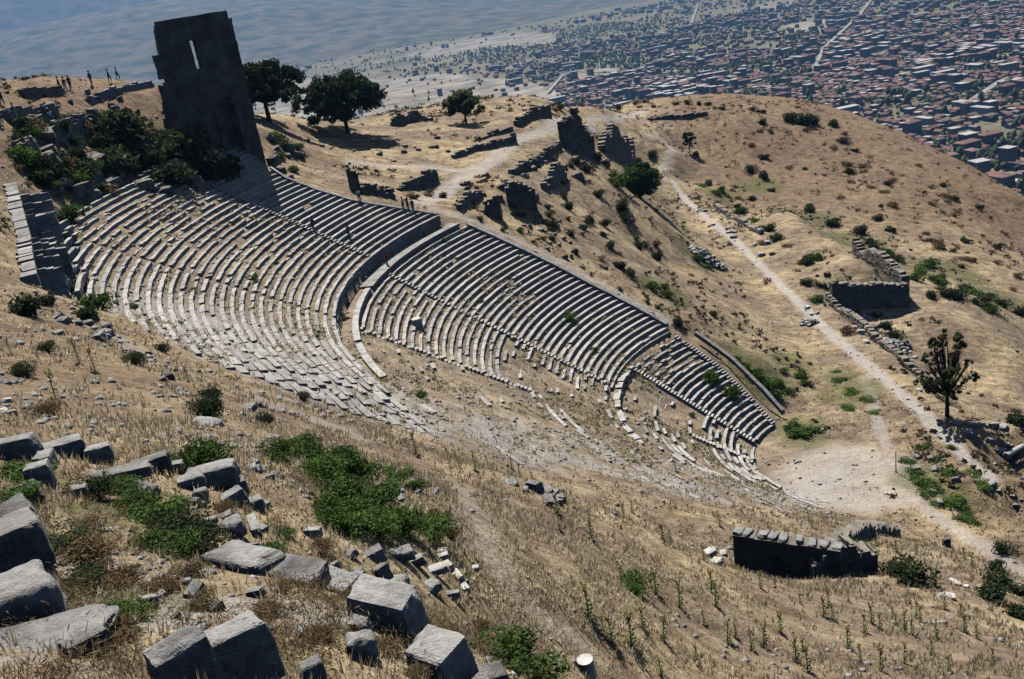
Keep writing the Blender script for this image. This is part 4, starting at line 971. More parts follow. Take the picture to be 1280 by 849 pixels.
for x, y, w, k in ((85, 690, .9, 'neardark'), (95, 735, .8, 'neardark'), (150, 770, .7, 'near'), (120, 780, .6, 'near')): B(x, y, w, k, 'dark weedy shrub beside the perched square block', 'weeds beside the perched block', squash=.6)
for x, y, w, k in ((345, 690, .7, 'near'), (355, 672, .6, 'near')): B(x, y, w, k, 'small green shrub against the upper end of the foreground wall', 'shrubs against the foreground wall', squash=.7)
for x, y, w in ((150, 800, .5), (250, 760, .5), (330, 770, .5), (400, 800, .45), (480, 815, .5), (520, 848, .4), (200, 740, .6), (150, 730, .7), (110, 660, .7), (235, 720, .5), (430, 750, .4), (350, 740, .4), (600, 790, .7), (545, 655, .9), (560, 670, .7), (110, 700, .9), (60, 520, 1.2), (280, 640, .6), (400, 690, .8)):
    B(x, y, w, 'neardry', 'brown dried weed clump among the foreground stones', 'dried weeds of the foreground', name='dry_weed', squash=.7)
for x, y, w in ((262, 522, 1.5), (265, 500, 1.1)): B(x, y, w, 'neardark', 'dark green shrub above the flat rectangular slab', 'dark shrubs above the slab')
for x, y, w in ((170, 455, 1.4), (203, 440, 1.2), (330, 530, .9), (380, 500, 1.2), (30, 470, 1.1), (60, 440, 1.0)): B(x, y, w, 'neardark', 'small dark shrub on the trodden slope near the seats', 'small shrubs on the trodden slope')
for x, y, w, k in ((120, 385, 3.0, 'green'), (105, 400, 2.0, 'dark'), (90, 275, 3.0, 'green'), (62, 278, 2.0, 'green'), (35, 395, 2.6, 'dark'), (60, 380, 1.8, 'dark')): B(x, y, w, k, 'green shrub on the slope between the buttressed foundation and the seats', 'shrubs left of the seats')
for x, y, w, k in ((160, 182, 9.0, 'dark'), (235, 205, 10.0, 'dark'), (205, 196, 7.5, 'dark'), (255, 222, 8.0, 'dark'), (120, 185, 3.5, 'dark'), (140, 196, 5.5, 'dark'), (185, 214, 7.0, 'dark'), (285, 220, 6.0, 'dark'), (215, 228, 6.0, 'dark'), (30, 185, 3.5, 'dark'), (150, 216, 6.5, 'dark'), (110, 228, 5.0, 'dark'), (80, 225, 3.0, 'dark'), (60, 195, 2.0, 'green')):
    B(x, y, w, k, 'large dark shrub on the rocky slope beneath the tower', 'dark shrubs beneath the tower')
for x, y, w in ((350, 200, 3.0), (352, 185, 3.4), (368, 215, 2.0), (345, 175, 3), (372, 185, 2.4)): B(x, y, w, 'green', 'green shrub on the crag right of the tower foot', 'shrubs on the crag')
for x, y, w, k in ((770, 232, 4.5, 'green'), (765, 222, 3.0, 'green'), (748, 245, 2.6, 'dark'), (735, 215, 3, 'dark'), (775, 265, 4.0, 'dark'), (780, 275, 3.0, 'dark'), (760, 210, 3.5, 'dark'), (815, 195, 3.5, 'dark'), (800, 205, 4, 'dark'), (720, 205, 2.5, 'dark'), (745, 200, 3.5, 'dark')):
    B(x, y, w, k, 'shrub in the gully around the round tree', 'shrubs in the gully')
for x, y, w, k in ((720, 318, 1.6, 'dark'), (762, 310, 2.0, 'dark'), (775, 335, 2.4, 'dark'), (787, 343, 2.4, 'green'), (820, 325, 2.6, 'dark'), (735, 280, 1.6, 'dark'), (755, 295, 1.8, 'dark'), (795, 300, 1.6, 'green'), (835, 370, 2.0, 'green'), (815, 362, 2.4, 'green'), (830, 360, 1.5, 'green'), (893, 395, 1.8, 'dark'), (848, 405, 2.4, 'dark'), (690, 300, 1.4, 'dark'), (870, 325, 2.4, 'green'), (885, 335, 1.8, 'green'), (710, 275, 1.3, 'dark'), (650, 290, 1.5, 'green'), (600, 275, 1.5, 'green')):
    B(x, y, w, k, 'grey green shrub on the dry slope south of the seats', 'shrubs on the slope south of the seats')
for x, y, w in ((930, 460, 2.4), (945, 470, 3.0), (955, 480, 3.0), (970, 480, 2.6), (965, 495, 3.0), (985, 490, 2.0), (1000, 545, 3.4), (1015, 540, 2.8), (990, 535, 2.6), (1000, 470, 2.4), (1008, 480, 2.2), (920, 450, 1.8), (980, 465, 1.6)): B(x, y, w, 'green', 'green shrub growing outside the end wall of the lowest seats', 'shrubs outside the lowest seats', squash=.7)
for x, y, w in ((890, 477, 3.0), (915, 496, 3.0)): B(x, y, w, 'green', 'rounded bright shrub growing on the lowest stepped seats', 'shrubs on the lowest seats')
for x, y, w in ((710, 397, 2.4), (716, 404, 1.6), (741, 438, 1.6), (600, 378, 1.1), (555, 302, 1.4), (560, 298, 1.0), (315, 348, 1.5), (320, 355, 1.2), (240, 365, 1.4), (395, 345, 1.0), (165, 385, 1.2), (640, 425, .8), (525, 496, 1.6), (290, 280, 1.0), (395, 420, 1), (345, 330, .9), (585, 395, .8), (660, 440, .8), (865, 520, 1.1), (375, 495, 1.0), (430, 400, 1.2)): B(x, y, w, 'green', 'small green weed clump sprouting between the stone seats', 'weed clumps among the seats', squash=.7)
for x, y, w in ((1050, 475, 2.6), (1065, 490, 2.6), (1085, 500, 2.4), (1060, 510, 2.2), (1095, 515, 2.0), (1045, 465, 1.6)): B(x, y, w, 'green', 'low green weed patch beside the narrow side path', 'weed patch beside the side path', squash=.35)
for x, y, w in ((1110, 440, 2.6), (1120, 425, 3.0), (1105, 410, 2.6), (1095, 395, 2.2)): B(x, y, w, 'dark', 'dark shrub at the foot of the terrace edge stones', 'shrubs at the terrace edge')
for x, y, w in ((1155, 560, 2.2), (1170, 575, 2.0), (1135, 577, 2.0), (1185, 592, 2.4), (1150, 602, 3.2), (1165, 617, 3.0), (1195, 627, 2.6), (1210, 652, 2.6), (1230, 607, 2.4), (1190, 560, 1.6), (1145, 590, 2.4), (1215, 592, 1.8), (1160, 608, 2.6), (1175, 630, 2.4), (1205, 640, 2.2)): B(x, y, w, 'green', 'green weed clump on the reddish ground beyond the orchestra', 'weed clumps beyond the orchestra', squash=.45)
B(1075, 690, 2.6, 'green', 'green shrub growing out of the crumbling wall end', squash=.8)
for x, y, w in ((1120, 720, 2.4), (1145, 732, 2.8)): B(x, y, w, 'dark', 'grey green shrub beside the crumbling wall end', 'shrubs beside the crumbling wall')
for x, y, w in ((1235, 750, 2.2), (1250, 735, 2.4), (1270, 770, 2.0), (1245, 715, 1.8), (1255, 690, 2.0), (1278, 745, 2.0)): B(x, y, w, 'dark', 'dark shrub on the slope below the lower footpath', 'shrubs below the lower footpath')
for x, y, w in ((1165, 372, 2.6), (1272, 530, 3.4), (1255, 385, 3), (1275, 395, 3.5), (1240, 375, 2.5)): B(x, y, w, 'dark', 'dark shrub on the ochre slope past the bastion', 'shrubs past the bastion')
for x, y, w, k in ((940, 215, 4, 'dark'), (955, 222, 4, 'dark'), (1005, 155, 7, 'dark'), (990, 152, 6, 'dark'), (1042, 158, 5, 'dark'), (870, 195, 3, 'dark'), (1015, 155, 6, 'dark'), (960, 290, 3.5, 'dark'), (970, 300, 3.5, 'green'), (1020, 325, 3.5, 'green'), (940, 250, 2.5, 'dark'), (965, 240, 2.5, 'dark'), (900, 240, 3, 'dark'), (885, 232, 3, 'dark'), (920, 260, 2.6, 'dark')):
    B(x, y, w, k, 'dark shrub on the far brown hill', 'shrubs on the far hill')

rsB = np.random.default_rng(19)
for poly, n, kinds, w0, w1, label, group in (
    ([(20, 160), (120, 150), (200, 170), (260, 225), (180, 240), (90, 250), (20, 230)], 62, ('dark', 'dark', 'dry', 'green'), 1.6, 4.5, 'thorny shrub on the rocky slope left of the tower', 'thorny shrubs left of the tower'),
    ([(30, 300), (100, 260), (110, 300), (100, 380), (70, 380)], 14, ('dark', 'dry', 'green'), 1.2, 2.4, 'shrub on the bank above the outermost seats', 'shrubs above the outermost seats'),
    ([(620, 270), (700, 200), (780, 215), (830, 300), (800, 340), (720, 320)], 34, ('dark', 'dry', 'dry'), 1.2, 2.8, 'greyish thorn bush on the stony slope under the plateau', 'thorn bushes under the plateau'),
    ([(850, 240), (900, 220), (1000, 320), (1110, 420), (1080, 430), (960, 320)], 24, ('dark', 'green', 'dry'), 1.6, 3.6, 'bush in the rubble strip beside the straight footpath', 'bushes of the rubble strip'),
    ([(900, 150), (1040, 160), (1200, 230), (1280, 300), (1280, 380), (1150, 310), (960, 200)], 60, ('dark', 'dry', 'dry'), 2.0, 4.0, 'low dry bush dotting the far brown hill', 'dry bushes of the far hill'),
    ([(960, 220), (1010, 260), (1130, 320), (1240, 370), (1270, 400), (1180, 370), (1040, 290)], 30, ('dark', 'green', 'dark'), 2.0, 4.5, 'bush in the green gully behind the flat terrace', 'bushes in the green gully'),
    ([(590, 132), (800, 128), (1000, 134), (1000, 142), (800, 137), (600, 140)], 40, ('dry', 'dark', 'dry'), 1.6, 3.2, 'bush fringing the skyline of the hill above the town', 'bushes on the skyline'),
    ([(430, 225), (560, 215), (620, 240), (540, 250), (450, 245)], 12, ('dry', 'dark'), 1.0, 2.0, 'small bush among the ruins beside the pale track', 'bushes among the plateau ruins')):
    for p in gpv(*scatter_px(poly, n, rsB).T):  # same shrubs as those placed by hand above, scattered at random
        if not np.isnan(p[0]): B(0, 0, rsB.uniform(w0, w1), kinds[rsB.integers(len(kinds))], label, group, name='scattered_shrub', squash=rsB.uniform(.6, 1.0), pos=p)
for poly, n, s0, s1, label, group in (
    ([(20, 140), (200, 190), (270, 235), (140, 255), (40, 230)], 56, 1.0, 2.8, 'dark crag boulder on the rocky slope below the tower', 'crag boulders below the tower'),
    ([(335, 170), (375, 185), (375, 235), (345, 215)], 12, 1.2, 2.6, 'boulder of the crag right of the tower foot', 'boulders of the crag'),
    ([(560, 230), (720, 190), (740, 215), (640, 265)], 34, .8, 1.8, 'dark boulder of the ruined brow of the plateau', 'boulders of the plateau brow'),
    ([(1010, 340), (1060, 350), (1140, 440), (1100, 440)], 30, .8, 1.8, 'dark tumbled boulder along the terrace edge', 'boulders along the terrace edge')):
    for p in gpv(*scatter_px(poly, n, rsB).T):
        if np.isnan(p[0]): continue
        z = rsB.uniform(s0, s1); tag(add('boulder', STONE['wallstone'][rsB.integers(7)], loc=(p[0], p[1], p[2] - .2 * z), rot=(rsB.uniform(-.3, .3), rsB.uniform(-.3, .3), rsB.uniform(0, 6.28)), scale=(z, z * rsB.uniform(.6, 1), z * rsB.uniform(.5, .95))), label, 'rock', group)

# ------------------------------------------------------------------ mullein stalks
def mullein_parts(seed):
    rs = np.random.default_rng(seed); out = {}
    mb = MB(); lean = rs.uniform(-.06, .06, 2)
    mb.raw(*tube_geo([(0, 0, -.1), (lean[0] * .4, lean[1] * .4, .5), (lean[0], lean[1], 1.0)], [.022, .016, .008], 5)); out['stem'] = mesh_np('stem', np.concatenate(mb.V), mb.F, MAT['mullein'])
    V = []; F = []
    for k in range(26):
        z = .02 + .75 * (k / 26) ** 1.3; a = k * 2.4; l = .17 * (1.15 - z) + .03; d = A([math.cos(a), math.sin(a), .5]); s = A([-math.sin(a), math.cos(a), 0]); b = A([lean[0] * z, lean[1] * z, z]); n = len(V)
        V += [b - s * .012, b + d * l * .5 + s * .045, b + d * l - A([0, 0, .05]), b + d * l * .5 - s * .045]; F.append((n, n + 1, n + 2, n + 3))
    out['leaf'] = mesh_np('leaf', V, F, MAT['mullein'])
    C = []
    for k in range(5):
        a = rs.uniform(0, 6.28); t = np.linspace(0, 1, 14)[:, None]; base = A([lean[0] * .75, lean[1] * .75, .66 + .05 * k]); C.append(base + t * A([math.cos(a) * .1, math.sin(a) * .1, .3]))
    C = np.concatenate(C); V, F = leaves_geo(C, .05, rs); out['flower_spike'] = mesh_np('flower_spike', V, F, MAT['yellow'])
    return out
MUL = [mullein_parts(300 + i) for i in range(5)]
mpx = [(755, 797), (765, 800), (737, 775), (805, 790), (830, 800), (826, 845), (790, 640), (830, 680), (838, 682), (780, 650), (740, 675), (697, 640), (635, 590), (650, 595), (640, 585), (595, 590), (560, 575), (572, 580), (520, 565), (610, 582), (665, 600), (860, 640), (900, 660), (975, 790), (955, 810), (920, 800), (910, 805), (995, 825), (1003, 815), (940, 815), (890, 740), (895, 760), (950, 735), (1000, 755), (1030, 770), (1040, 775), (1035, 760), (1115, 775), (1120, 780), (1145, 770), (1150, 775), (1130, 790), (1140, 795), (1100, 785), (1090, 780), (1080, 790), (1060, 810), (1045, 690), (1010, 650), (1015, 660), (1045, 655), (1120, 690), (1145, 695), (1085, 715), (880, 700), (915, 710), (925, 712), (1200, 770), (1205, 790), (1170, 800), (1220, 800), (1190, 690), (1205, 700), (1215, 710), (100, 455), (15, 445), (225, 475), (235, 478), (120, 465), (70, 500), (845, 590), (1075, 830), (1100, 840), (1130, 830), (1165, 820), (1240, 830), (1185, 840), (1010, 840), (870, 830), (880, 780), (790, 810), (850, 760), (700, 665), (820, 740), (1060, 750), (1180, 760)]
P = gpv(*A(mpx, float).T)
for i, p in enumerate(P):
    if np.isnan(p[0]): continue
    s = random.uniform(.6, 1.15); left = mpx[i][0] < 300
    root = add('mullein', None, loc=(p[0], p[1], p[2] - .02), rot=(0, 0, random.uniform(0, 6.28)), scale=(s * 1.15, s * 1.15, s))
    for nm, me in MUL[i % 5].items(): add(nm, me, root)
    hs = 'short' if s < .78 else 'tall' if s > .98 else 'medium'; wh = 'below the dark retaining wall' if mpx[i][0] > 880 and mpx[i][1] > 728 else 'round the dark retaining wall' if mpx[i][0] > 860 else 'near the lone green shrub' if mpx[i][1] > 700 else 'along the crest above the lowest seats'
    tag(root, 'dry mullein stalk on the left hillside' if left else hs + ' yellow topped mullein stalk on the dry slope ' + wh, 'plant', 'mulleins of the left hillside' if left else 'mulleins of the grass slope')

# ------------------------------------------------------------------ dry grass, pebbles, low scrub: nobody could count them
def ground_pts(n, a0, a1, d0, d1, rs):
    az = np.radians(rs.uniform(a0, a1, n)); d = np.exp(rs.uniform(math.log(d0), math.log(d1), n)); return d * np.sin(az), d * np.cos(az), d
def free(x, y):
    k = np.ones(len(x))
    for pts, wd, st in PATHS: k *= sstep(seg_d(x, y, pts), wd * .5, wd + .3)
    w, r, a = theatre_w(x, y); k *= 1 - .75 * w * sstep(a, 230, 180) - .0; k *= 1 - .95 * sstep(np.hypot(x - 34.5, y - 92), 9.5, 8); return k
def dry_grass():
    rs = np.random.default_rng(3); x, y, d = ground_pts(150000, -38, 38, 5, 120, rs)
    clump = sstep(fbm(x / 1.6, y / 1.6, 3, 52) + .25 * fbm(x / 9, y / 9, 2, 53), -.25, .3)
    keep = rs.uniform(size=len(x)) < free(x, y) * (.08 + .45 * clump) * (1 - .7 * sstep(d, 17, 11)) * (1 - .55 * sstep(x + .2 * y, 2, -8)); x, y, d = x[keep], y[keep], d[keep]
    z = H(x, y); n = len(x); nb = 5
    h = rs.uniform(.08, .26, n) * np.clip(.6 + d / 70, .6, 1.3); V = np.empty((n, nb, 3, 3)); 
    for b in range(nb):
        a = rs.uniform(0, 6.28, n); q = rs.uniform(.02, .12, n) * np.clip(d / 20, .7, 3); wd = rs.uniform(.006, .014, n) * np.clip(d / 9, 1, 7); ln = rs.uniform(.15, .7, n) * h
        bx, by = x + np.cos(a) * q, y + np.sin(a) * q
        V[:, b, 0] = np.stack([bx - np.sin(a) * wd, by + np.cos(a) * wd, z - .02], 1); V[:, b, 1] = np.stack([bx + np.sin(a) * wd, by - np.cos(a) * wd, z - .02], 1)
        V[:, b, 2] = np.stack([bx + np.cos(a) * ln, by + np.sin(a) * ln, z + h * rs.uniform(.7, 1.1, n)], 1)
    me = mesh_np('dry_grass', V.reshape(-1, 3), np.arange(n * nb * 3).reshape(-1, 3), MAT['straw'])
    tag(add('dry_grass', me), 'thin dry straw coloured grass covering the slopes', 'grass', kind='stuff')
MAT['straw'] = leaf_mat('straw', (0.38, 0.29, 0.18), (0.66, 0.56, 0.37), s=.8, trans=.5)
dry_grass()
def pebbles():
    rs = np.random.default_rng(13); x, y, d = ground_pts(26000, -38, 38, 5, 330, rs)
    k = sstep(fbm(x / 3.5, y / 3.5, 3, 62), -.05, .4); w, r, a = theatre_w(x, y); k = np.maximum(k, .7 * w * sstep(a, 165, 185)) + .3 * sstep(np.abs(x - 50), 8, 3) * (y > 95); k = k * np.where((x > -4) & (d < 75), .22, 1)
    keep = rs.uniform(size=len(x)) < k; x, y, d = x[keep], y[keep], d[keep]; z = H(x, y, False); n = len(x)
    s = rs.uniform(.02, .09, n) * np.clip(d / 12, 1, 4.2)
    O = A([(1, 0, 0), (0, 1, 0), (-1, 0, 0), (0, -1, 0), (.1, .1, .8), (0, 0, -.6)]); T = A([(0, 1, 4), (1, 2, 4), (2, 3, 4), (3, 0, 4), (1, 0, 5), (2, 1, 5), (3, 2, 5), (0, 3, 5)])
    a = rs.uniform(0, 6.28, n); j = rs.uniform(.6, 1.2, (n, 6, 3)); Q = O[None] * j * s[:, None, None]
    V = np.stack([Q[..., 0] * np.cos(a)[:, None] - Q[..., 1] * np.sin(a)[:, None] + x[:, None], Q[..., 0] * np.sin(a)[:, None] + Q[..., 1] * np.cos(a)[:, None] + y[:, None], Q[..., 2] + z[:, None]], -1)
    F = (np.arange(n)[:, None, None] * 6 + T[None]).reshape(-1, 3)
    tag(add('gravel', mesh_np('gravel', V.reshape(-1, 3), F, MAT['seat'])), 'small grey stones and gravel strewn over the slopes', 'gravel', kind='stuff')
pebbles()
def scrub():
    rs = np.random.default_rng(23); x, y, d = ground_pts(17000, -30, 36, 90, 380, rs)
    k = sstep(fbm(x / 9, y / 9, 3, 72), .0, .45) * .45 + .75 * sstep(d, 190, 240) * sstep(fbm(x / 12, y / 12, 3, 73), -.15, .25); k *= free(x, y) * (1 - theatre_w(x, y)[0])
    k += .9 * sstep(np.abs(d - np.where(x > 0, 300, 225)), 30, 8) * (x > -20) * (x < 95) * .5
    keep = rs.uniform(size=len(x)) < k; x, y, d = x[keep], y[keep], d[keep]; z = H(x, y, False); n = len(x); m = 16
    s = rs.uniform(.25, .7, n) * np.clip(d / 150, 1, 1.9); C = rs.normal(size=(n, m, 3)) * A([.5, .5, .3]) * s[:, None, None]; C[..., 2] = np.abs(C[..., 2]) + .05
    C += np.stack([x, y, z], 1)[:, None]; V, F = leaves_geo(C.reshape(-1, 3), .3, rs)
    tag(add('low_scrub', mesh_np('low_scrub', V, F, MAT['scrub'])), 'low dry thorny scrub dotting the far slopes', 'scrub', kind='stuff')
MAT['scrub'] = leaf_mat('scrub_leaf', (0.05, 0.042, 0.026), (0.13, 0.10, 0.055), s=.15)
scrub()

def weeds(name, x, y, size, nl, leaf, mat, label, rs, hgt=.6, lg=2.6):
    z = H(x, y, False); n = len(x); C = rs.normal(size=(n, nl, 3)) * A([.5, .5, hgt * .6]) * size[:, None, None]; C[..., 2] = np.abs(C[..., 2]) + .02
    C += np.stack([x, y, z], 1)[:, None]; V, F = leaves_geo(C.reshape(-1, 3), leaf, rs, lg, .6)
    tag(add(name, mesh_np(name, V, F, MAT[mat])), label, 'weeds', kind='stuff')
def all_weeds():
    rs = np.random.default_rng(29); r = rs.uniform(13, 77, 9000); a = rs.uniform(125, 215, 9000); x, y = CX + r * np.cos(np.radians(a)), CY + r * np.sin(np.radians(a))
    k = theatre_w(x, y)[0] * sstep(fbm(x / 5, y / 5, 3, 93), -.15, .35) * np.where((a < 163) & (r > 54), .03, 1) * np.where((a < south_a(r) + 8) & (r > 27), .15, 1); k = rs.uniform(size=9000) < k
    x, y = x[k], y[k]; h = len(x) // 3
    weeds('row_grass', x[h:], y[h:], rs.uniform(.2, .5, len(x) - h), 16, .12, 'straw', 'dry grass growing between the seat rows', rs)
    weeds('row_weeds', x[:h], y[:h], rs.uniform(.15, .42, h), 12, .12, 'olive', 'green weeds growing between the seat rows', rs)
    x, y, d = ground_pts(2600, -38, 10, 6, 24, rs); k = rs.uniform(size=len(x)) < sstep(fbm(x / 1.2, y / 1.2, 3, 95), -.1, .3) * sstep(x - .2 * y, 0, -3); x, y = x[k], y[k]
    weeds('dried_weeds', x, y, rs.uniform(.1, .28, len(x)), 60, .011, 'dryleaf', 'brown dried weeds covering the foreground ledge', rs, .8, 8)
    x, y, d = ground_pts(26000, -32, 36, 65, 330, rs); k = rs.uniform(size=len(x)) < (.15 + .85 * sstep(fbm(x / 4, y / 4, 3, 97), -.2, .3)) * free(x, y) * (1 - theatre_w(x, y)[0]) * .8; x, y, d = x[k], y[k], d[k]; q = rs.uniform(size=len(x)) < .68; sz = rs.uniform(.15, .42, len(x)) * np.clip(d / 140, .8, 1.6)
    weeds('straw_tufts', x[q], y[q], sz[q], 9, .1, 'straw', 'pale dry grass tufts on the slopes past the seats', rs, .6, 2.4)
    weeds('brown_tufts', x[~q], y[~q], sz[~q], 9, .1, 'dryleaf', 'brown dry tufts on the slopes past the seats', rs, .6, 2.4)
all_weeds()

# ------------------------------------------------------------------ visitors
def person(px, py, shirt, legs, label, pose=0, hgt=1.72, rz=0.0, pos=None):
    p = gp(px, py) if pos is None else pos; z = H1(p[0], p[1]) + .05
    k = hgt / 1.72; st = (.16, .05, .24)[pose % 3]
    J = [(0, 0, .95), (0, 0, 1.15), (0, .02, 1.38), (0, .01, 1.5), (0, .02, 1.66),                     # pelvis spine chest neck head
         (-.2, 0, 1.4), (-.26, -.06, 1.12), (-.2, .12, .9), (.2, 0, 1.4), (.27, .04, 1.13), (.22, .18, .92),
         (-.1, 0, .9), (-.11, st, .5), (-.11, st * .6, .06), (-.11, st * .6 + .13, .03), (.1, 0, .9), (.11, -st * .4, .5), (.11, -st, .07), (.11, -st + .13, .03)]
    E = [(0, 1), (1, 2), (2, 3), (3, 4), (2, 5), (5, 6), (6, 7), (2, 8), (8, 9), (9, 10), (0, 11), (11, 12), (12, 13), (13, 14), (0, 15), (15, 16), (16, 17), (17, 18)]
    R = [.14, .13, .15, .06, .1, .07, .05, .035, .07, .05, .035, .1, .07, .05, .035, .1, .07, .05, .035]
    def skin(name, keep, grow, mat, parent=None):
        idx = {v: i for i, v in enumerate(keep)}; me = bpy.data.meshes.new(name)
        me.from_pydata([tuple(A(J[v]) * k) for v in keep], [(idx[a], idx[b]) for a, b in E if a in idx and b in idx], [])
        o = add(name, me, parent); md = o.modifiers.new('skin', 'SKIN'); sv = me.skin_vertices[0].data
        for v in keep: sv[idx[v]].radius = (R[v] * grow * k, R[v] * grow * k)
        sv[0].use_root = True; o.modifiers.new('sub', 'SUBSURF').levels = 1; o.modifiers['sub'].render_levels = 1; me.materials.append(mat); return o
    b = skin('person', list(range(19)), 1.0, PM['skin']); b.location = (p[0], p[1], z); b.rotation_euler = (0, 0, rz)
    skin('shirt', [0, 1, 2, 5, 6, 8, 9], 1.22, PM[shirt], b); skin('trousers', [0, 11, 12, 13, 15, 16, 17], 1.22, PM[legs], b)
    hv, hf = rock_geo(990 + pose, (.23 * k, .25 * k, .2 * k), .05, 3, .9, .05); h = add('hair', mesh_np('hair', hv, hf, PM['hair'], True), b, loc=(0, -.01, 1.64 * k))
    tag(b, label, 'person'); return b
PM = {n: flat_mat('cloth_' + n, c, tuple(v * 1.25 for v in c), 8) for n, c in dict(skin=(.38, .22, .15), hair=(.02, .015, .012), red=(.42, .03, .04), blue=(.06, .10, .22), white=(.7, .7, .68), black=(.02, .02, .025), grey=(.22, .22, .23), khaki=(.34, .28, .2), purple=(.2, .14, .2), jeans=(.07, .09, .15)).items()}
person(485, 334, 'red', 'khaki', 'visitor in red top and pale trousers on the walkway', 0, rz=2.2)
person(393, 289, 'blue', 'jeans', 'visitor in blue shirt climbing the steps of the upper seats', 2, rz=2.4)
person(437, 298, 'purple', 'grey', 'visitor in dull purple shirt sitting out on the upper rows', 1, rz=1.0)
person(450, 253, 'white', 'blue', 'visitor in white shirt at the rim of the upper seats', 1, rz=.5)
person(505, 263, 'grey', 'jeans', 'visitor in grey shirt in the group at the walkway end', 0, rz=1.6)
person(511, 264, 'black', 'black', 'visitor in black clothes in the group at the walkway end', 2, rz=1.9)
person(517, 265, 'purple', 'khaki', 'visitor in khaki trousers in the group at the walkway end', 1, rz=2.6)
person(76, 114, 'black', 'grey', 'visitor in black shirt standing on the hilltop foundation', 0, rz=2.0)
person(83, 114, 'red', 'white', 'visitor in dark red shirt and white trousers on the hilltop', 1, rz=1.0)
person(89, 112, 'black', 'jeans', 'visitor in jeans beside the white trousered one on the hilltop', 2, rz=.2)
person(115, 106, 'blue', 'khaki', 'visitor in dark blue shirt alone on the hilltop', 1, rz=2.7)
person(138, 103, 'khaki', 'grey', 'visitor in khaki shirt striding near the tower', 2, rz=-1.2)
person(148, 99, 'white', 'grey', 'visitor in white shirt near the tower', 2, rz=-1.5)
person(4, 132, 'black', 'black', 'dark clothed visitor at the hilltop margin', 0, rz=1.2)
person(3, 156, 'black', 'grey', 'visitor in black shirt below the hilltop margin', 1, rz=1.2)
person(21, 150, 'white', 'white', 'visitor in white by the stepped foundation blocks', 0, rz=.4)
person(58, 152, 'black', 'jeans', 'visitor in black shirt and jeans by the stepped foundation blocks', 1, rz=2.2)
person(66, 156, 'white', 'grey', 'visitor in white shirt and grey trousers by the foundation', 2, rz=1.0)

# ------------------------------------------------------------------ the town on the plain
def wall_mat(name, c1, c2):
    m, nt, b = new_mat(name); tc = nt.nodes.new('ShaderNodeTexCoord'); g = nt.nodes.new('ShaderNodeNewGeometry')
    sx = nt.nodes.new('ShaderNodeSeparateXYZ'); nt.links.new(tc.outputs['Object'], sx.inputs[0])
    u = mth(nt, 'ADD', sx.outputs[0], sx.outputs[1])
    wx = mth(nt, 'LESS_THAN', mth(nt, 'FRACT', mth(nt, 'MULTIPLY', mth(nt, 'ADD', u, 300.0), 1 / 3.1)), .42)
    wz = mth(nt, 'LESS_THAN', mth(nt, 'ABSOLUTE', mth(nt, 'SUBTRACT', mth(nt, 'FRACT', mth(nt, 'MULTIPLY', mth(nt, 'ADD', sx.outputs[2], 300.0), 1 / 3.0)), .55)), .24)
    c = mix(nt, obj_rand(nt), c1, c2); c = mix(nt, mth(nt, 'MULTIPLY', mth(nt, 'MULTIPLY', wx, wz), .8), c, (.05, .055, .065))
    nt.links.new(c, b.inputs['Base Color']); return m
TM = {'white': wall_mat('plaster_white', (.46, .45, .43), (.34, .325, .305)), 'cream': wall_mat('plaster_cream', (.36, .32, .275), (.28, .24, .21)), 'grey': wall_mat('plaster_grey', (.24, .24, .25), (.17, .17, .18)),
      'red': flat_mat('roof_red', (.135, .075, .068), (.20, .115, .10), .3, vary=.3), 'rust': flat_mat('roof_rust', (.14, .095, .088), (.22, .15, .135), .3, vary=.3), 'flat': flat_mat('roof_flat', (.30, .29, .285), (.42, .40, .385), .3, vary=.3), 'dull': flat_mat('roof_dull', (.15, .145, .145), (.22, .205, .2), .3, vary=.3),
      'tree': leaf_mat('town_tree_leaf', (.02, .032, .014), (.05, .07, .028), s=.05, trans=0)}
def house_geo(w, d, h, roof, rh=2.0):
    """walls and roof as two lists of (V, F)"""
    x, y = w / 2, d / 2
    wl = (A([(-x, -y, -3), (x, -y, -3), (x, y, -3), (-x, y, -3), (-x, -y, h), (x, -y, h), (x, y, h), (-x, y, h)], float), [(0, 1, 5, 4), (1, 2, 6, 5), (2, 3, 7, 6), (3, 0, 4, 7), (4, 5, 6, 7)])
    X, Y = x + .5, y + .5
    if roof == 'hip':
        q = max(X - Y, .3); r = (A([(-X, -Y, h), (X, -Y, h), (X, Y, h), (-X, Y, h), (-q, 0, h + rh), (q, 0, h + rh)], float), [(0, 1, 5, 4), (1, 2, 5), (2, 3, 4, 5), (3, 0, 4)])
    elif roof == 'gable':
        r = (A([(-X, -Y, h), (X, -Y, h), (X, Y, h), (-X, Y, h), (-X, 0, h + rh), (X, 0, h + rh)], float), [(0, 1, 5, 4), (1, 2, 5), (2, 3, 4, 5), (3, 0, 4)])
    else:
        r = (A([(-X, -Y, h + .05), (X, -Y, h + .05), (X, Y, h + .05), (-X, Y, h + .05), (-X, -Y, h + .7), (X, -Y, h + .7), (X, Y, h + .7), (-X, Y, h + .7)], float), BOXF)
    return wl, r
KINDS = []   # (wall material, roof material, wall geometry, roof geometry, label, group, name)
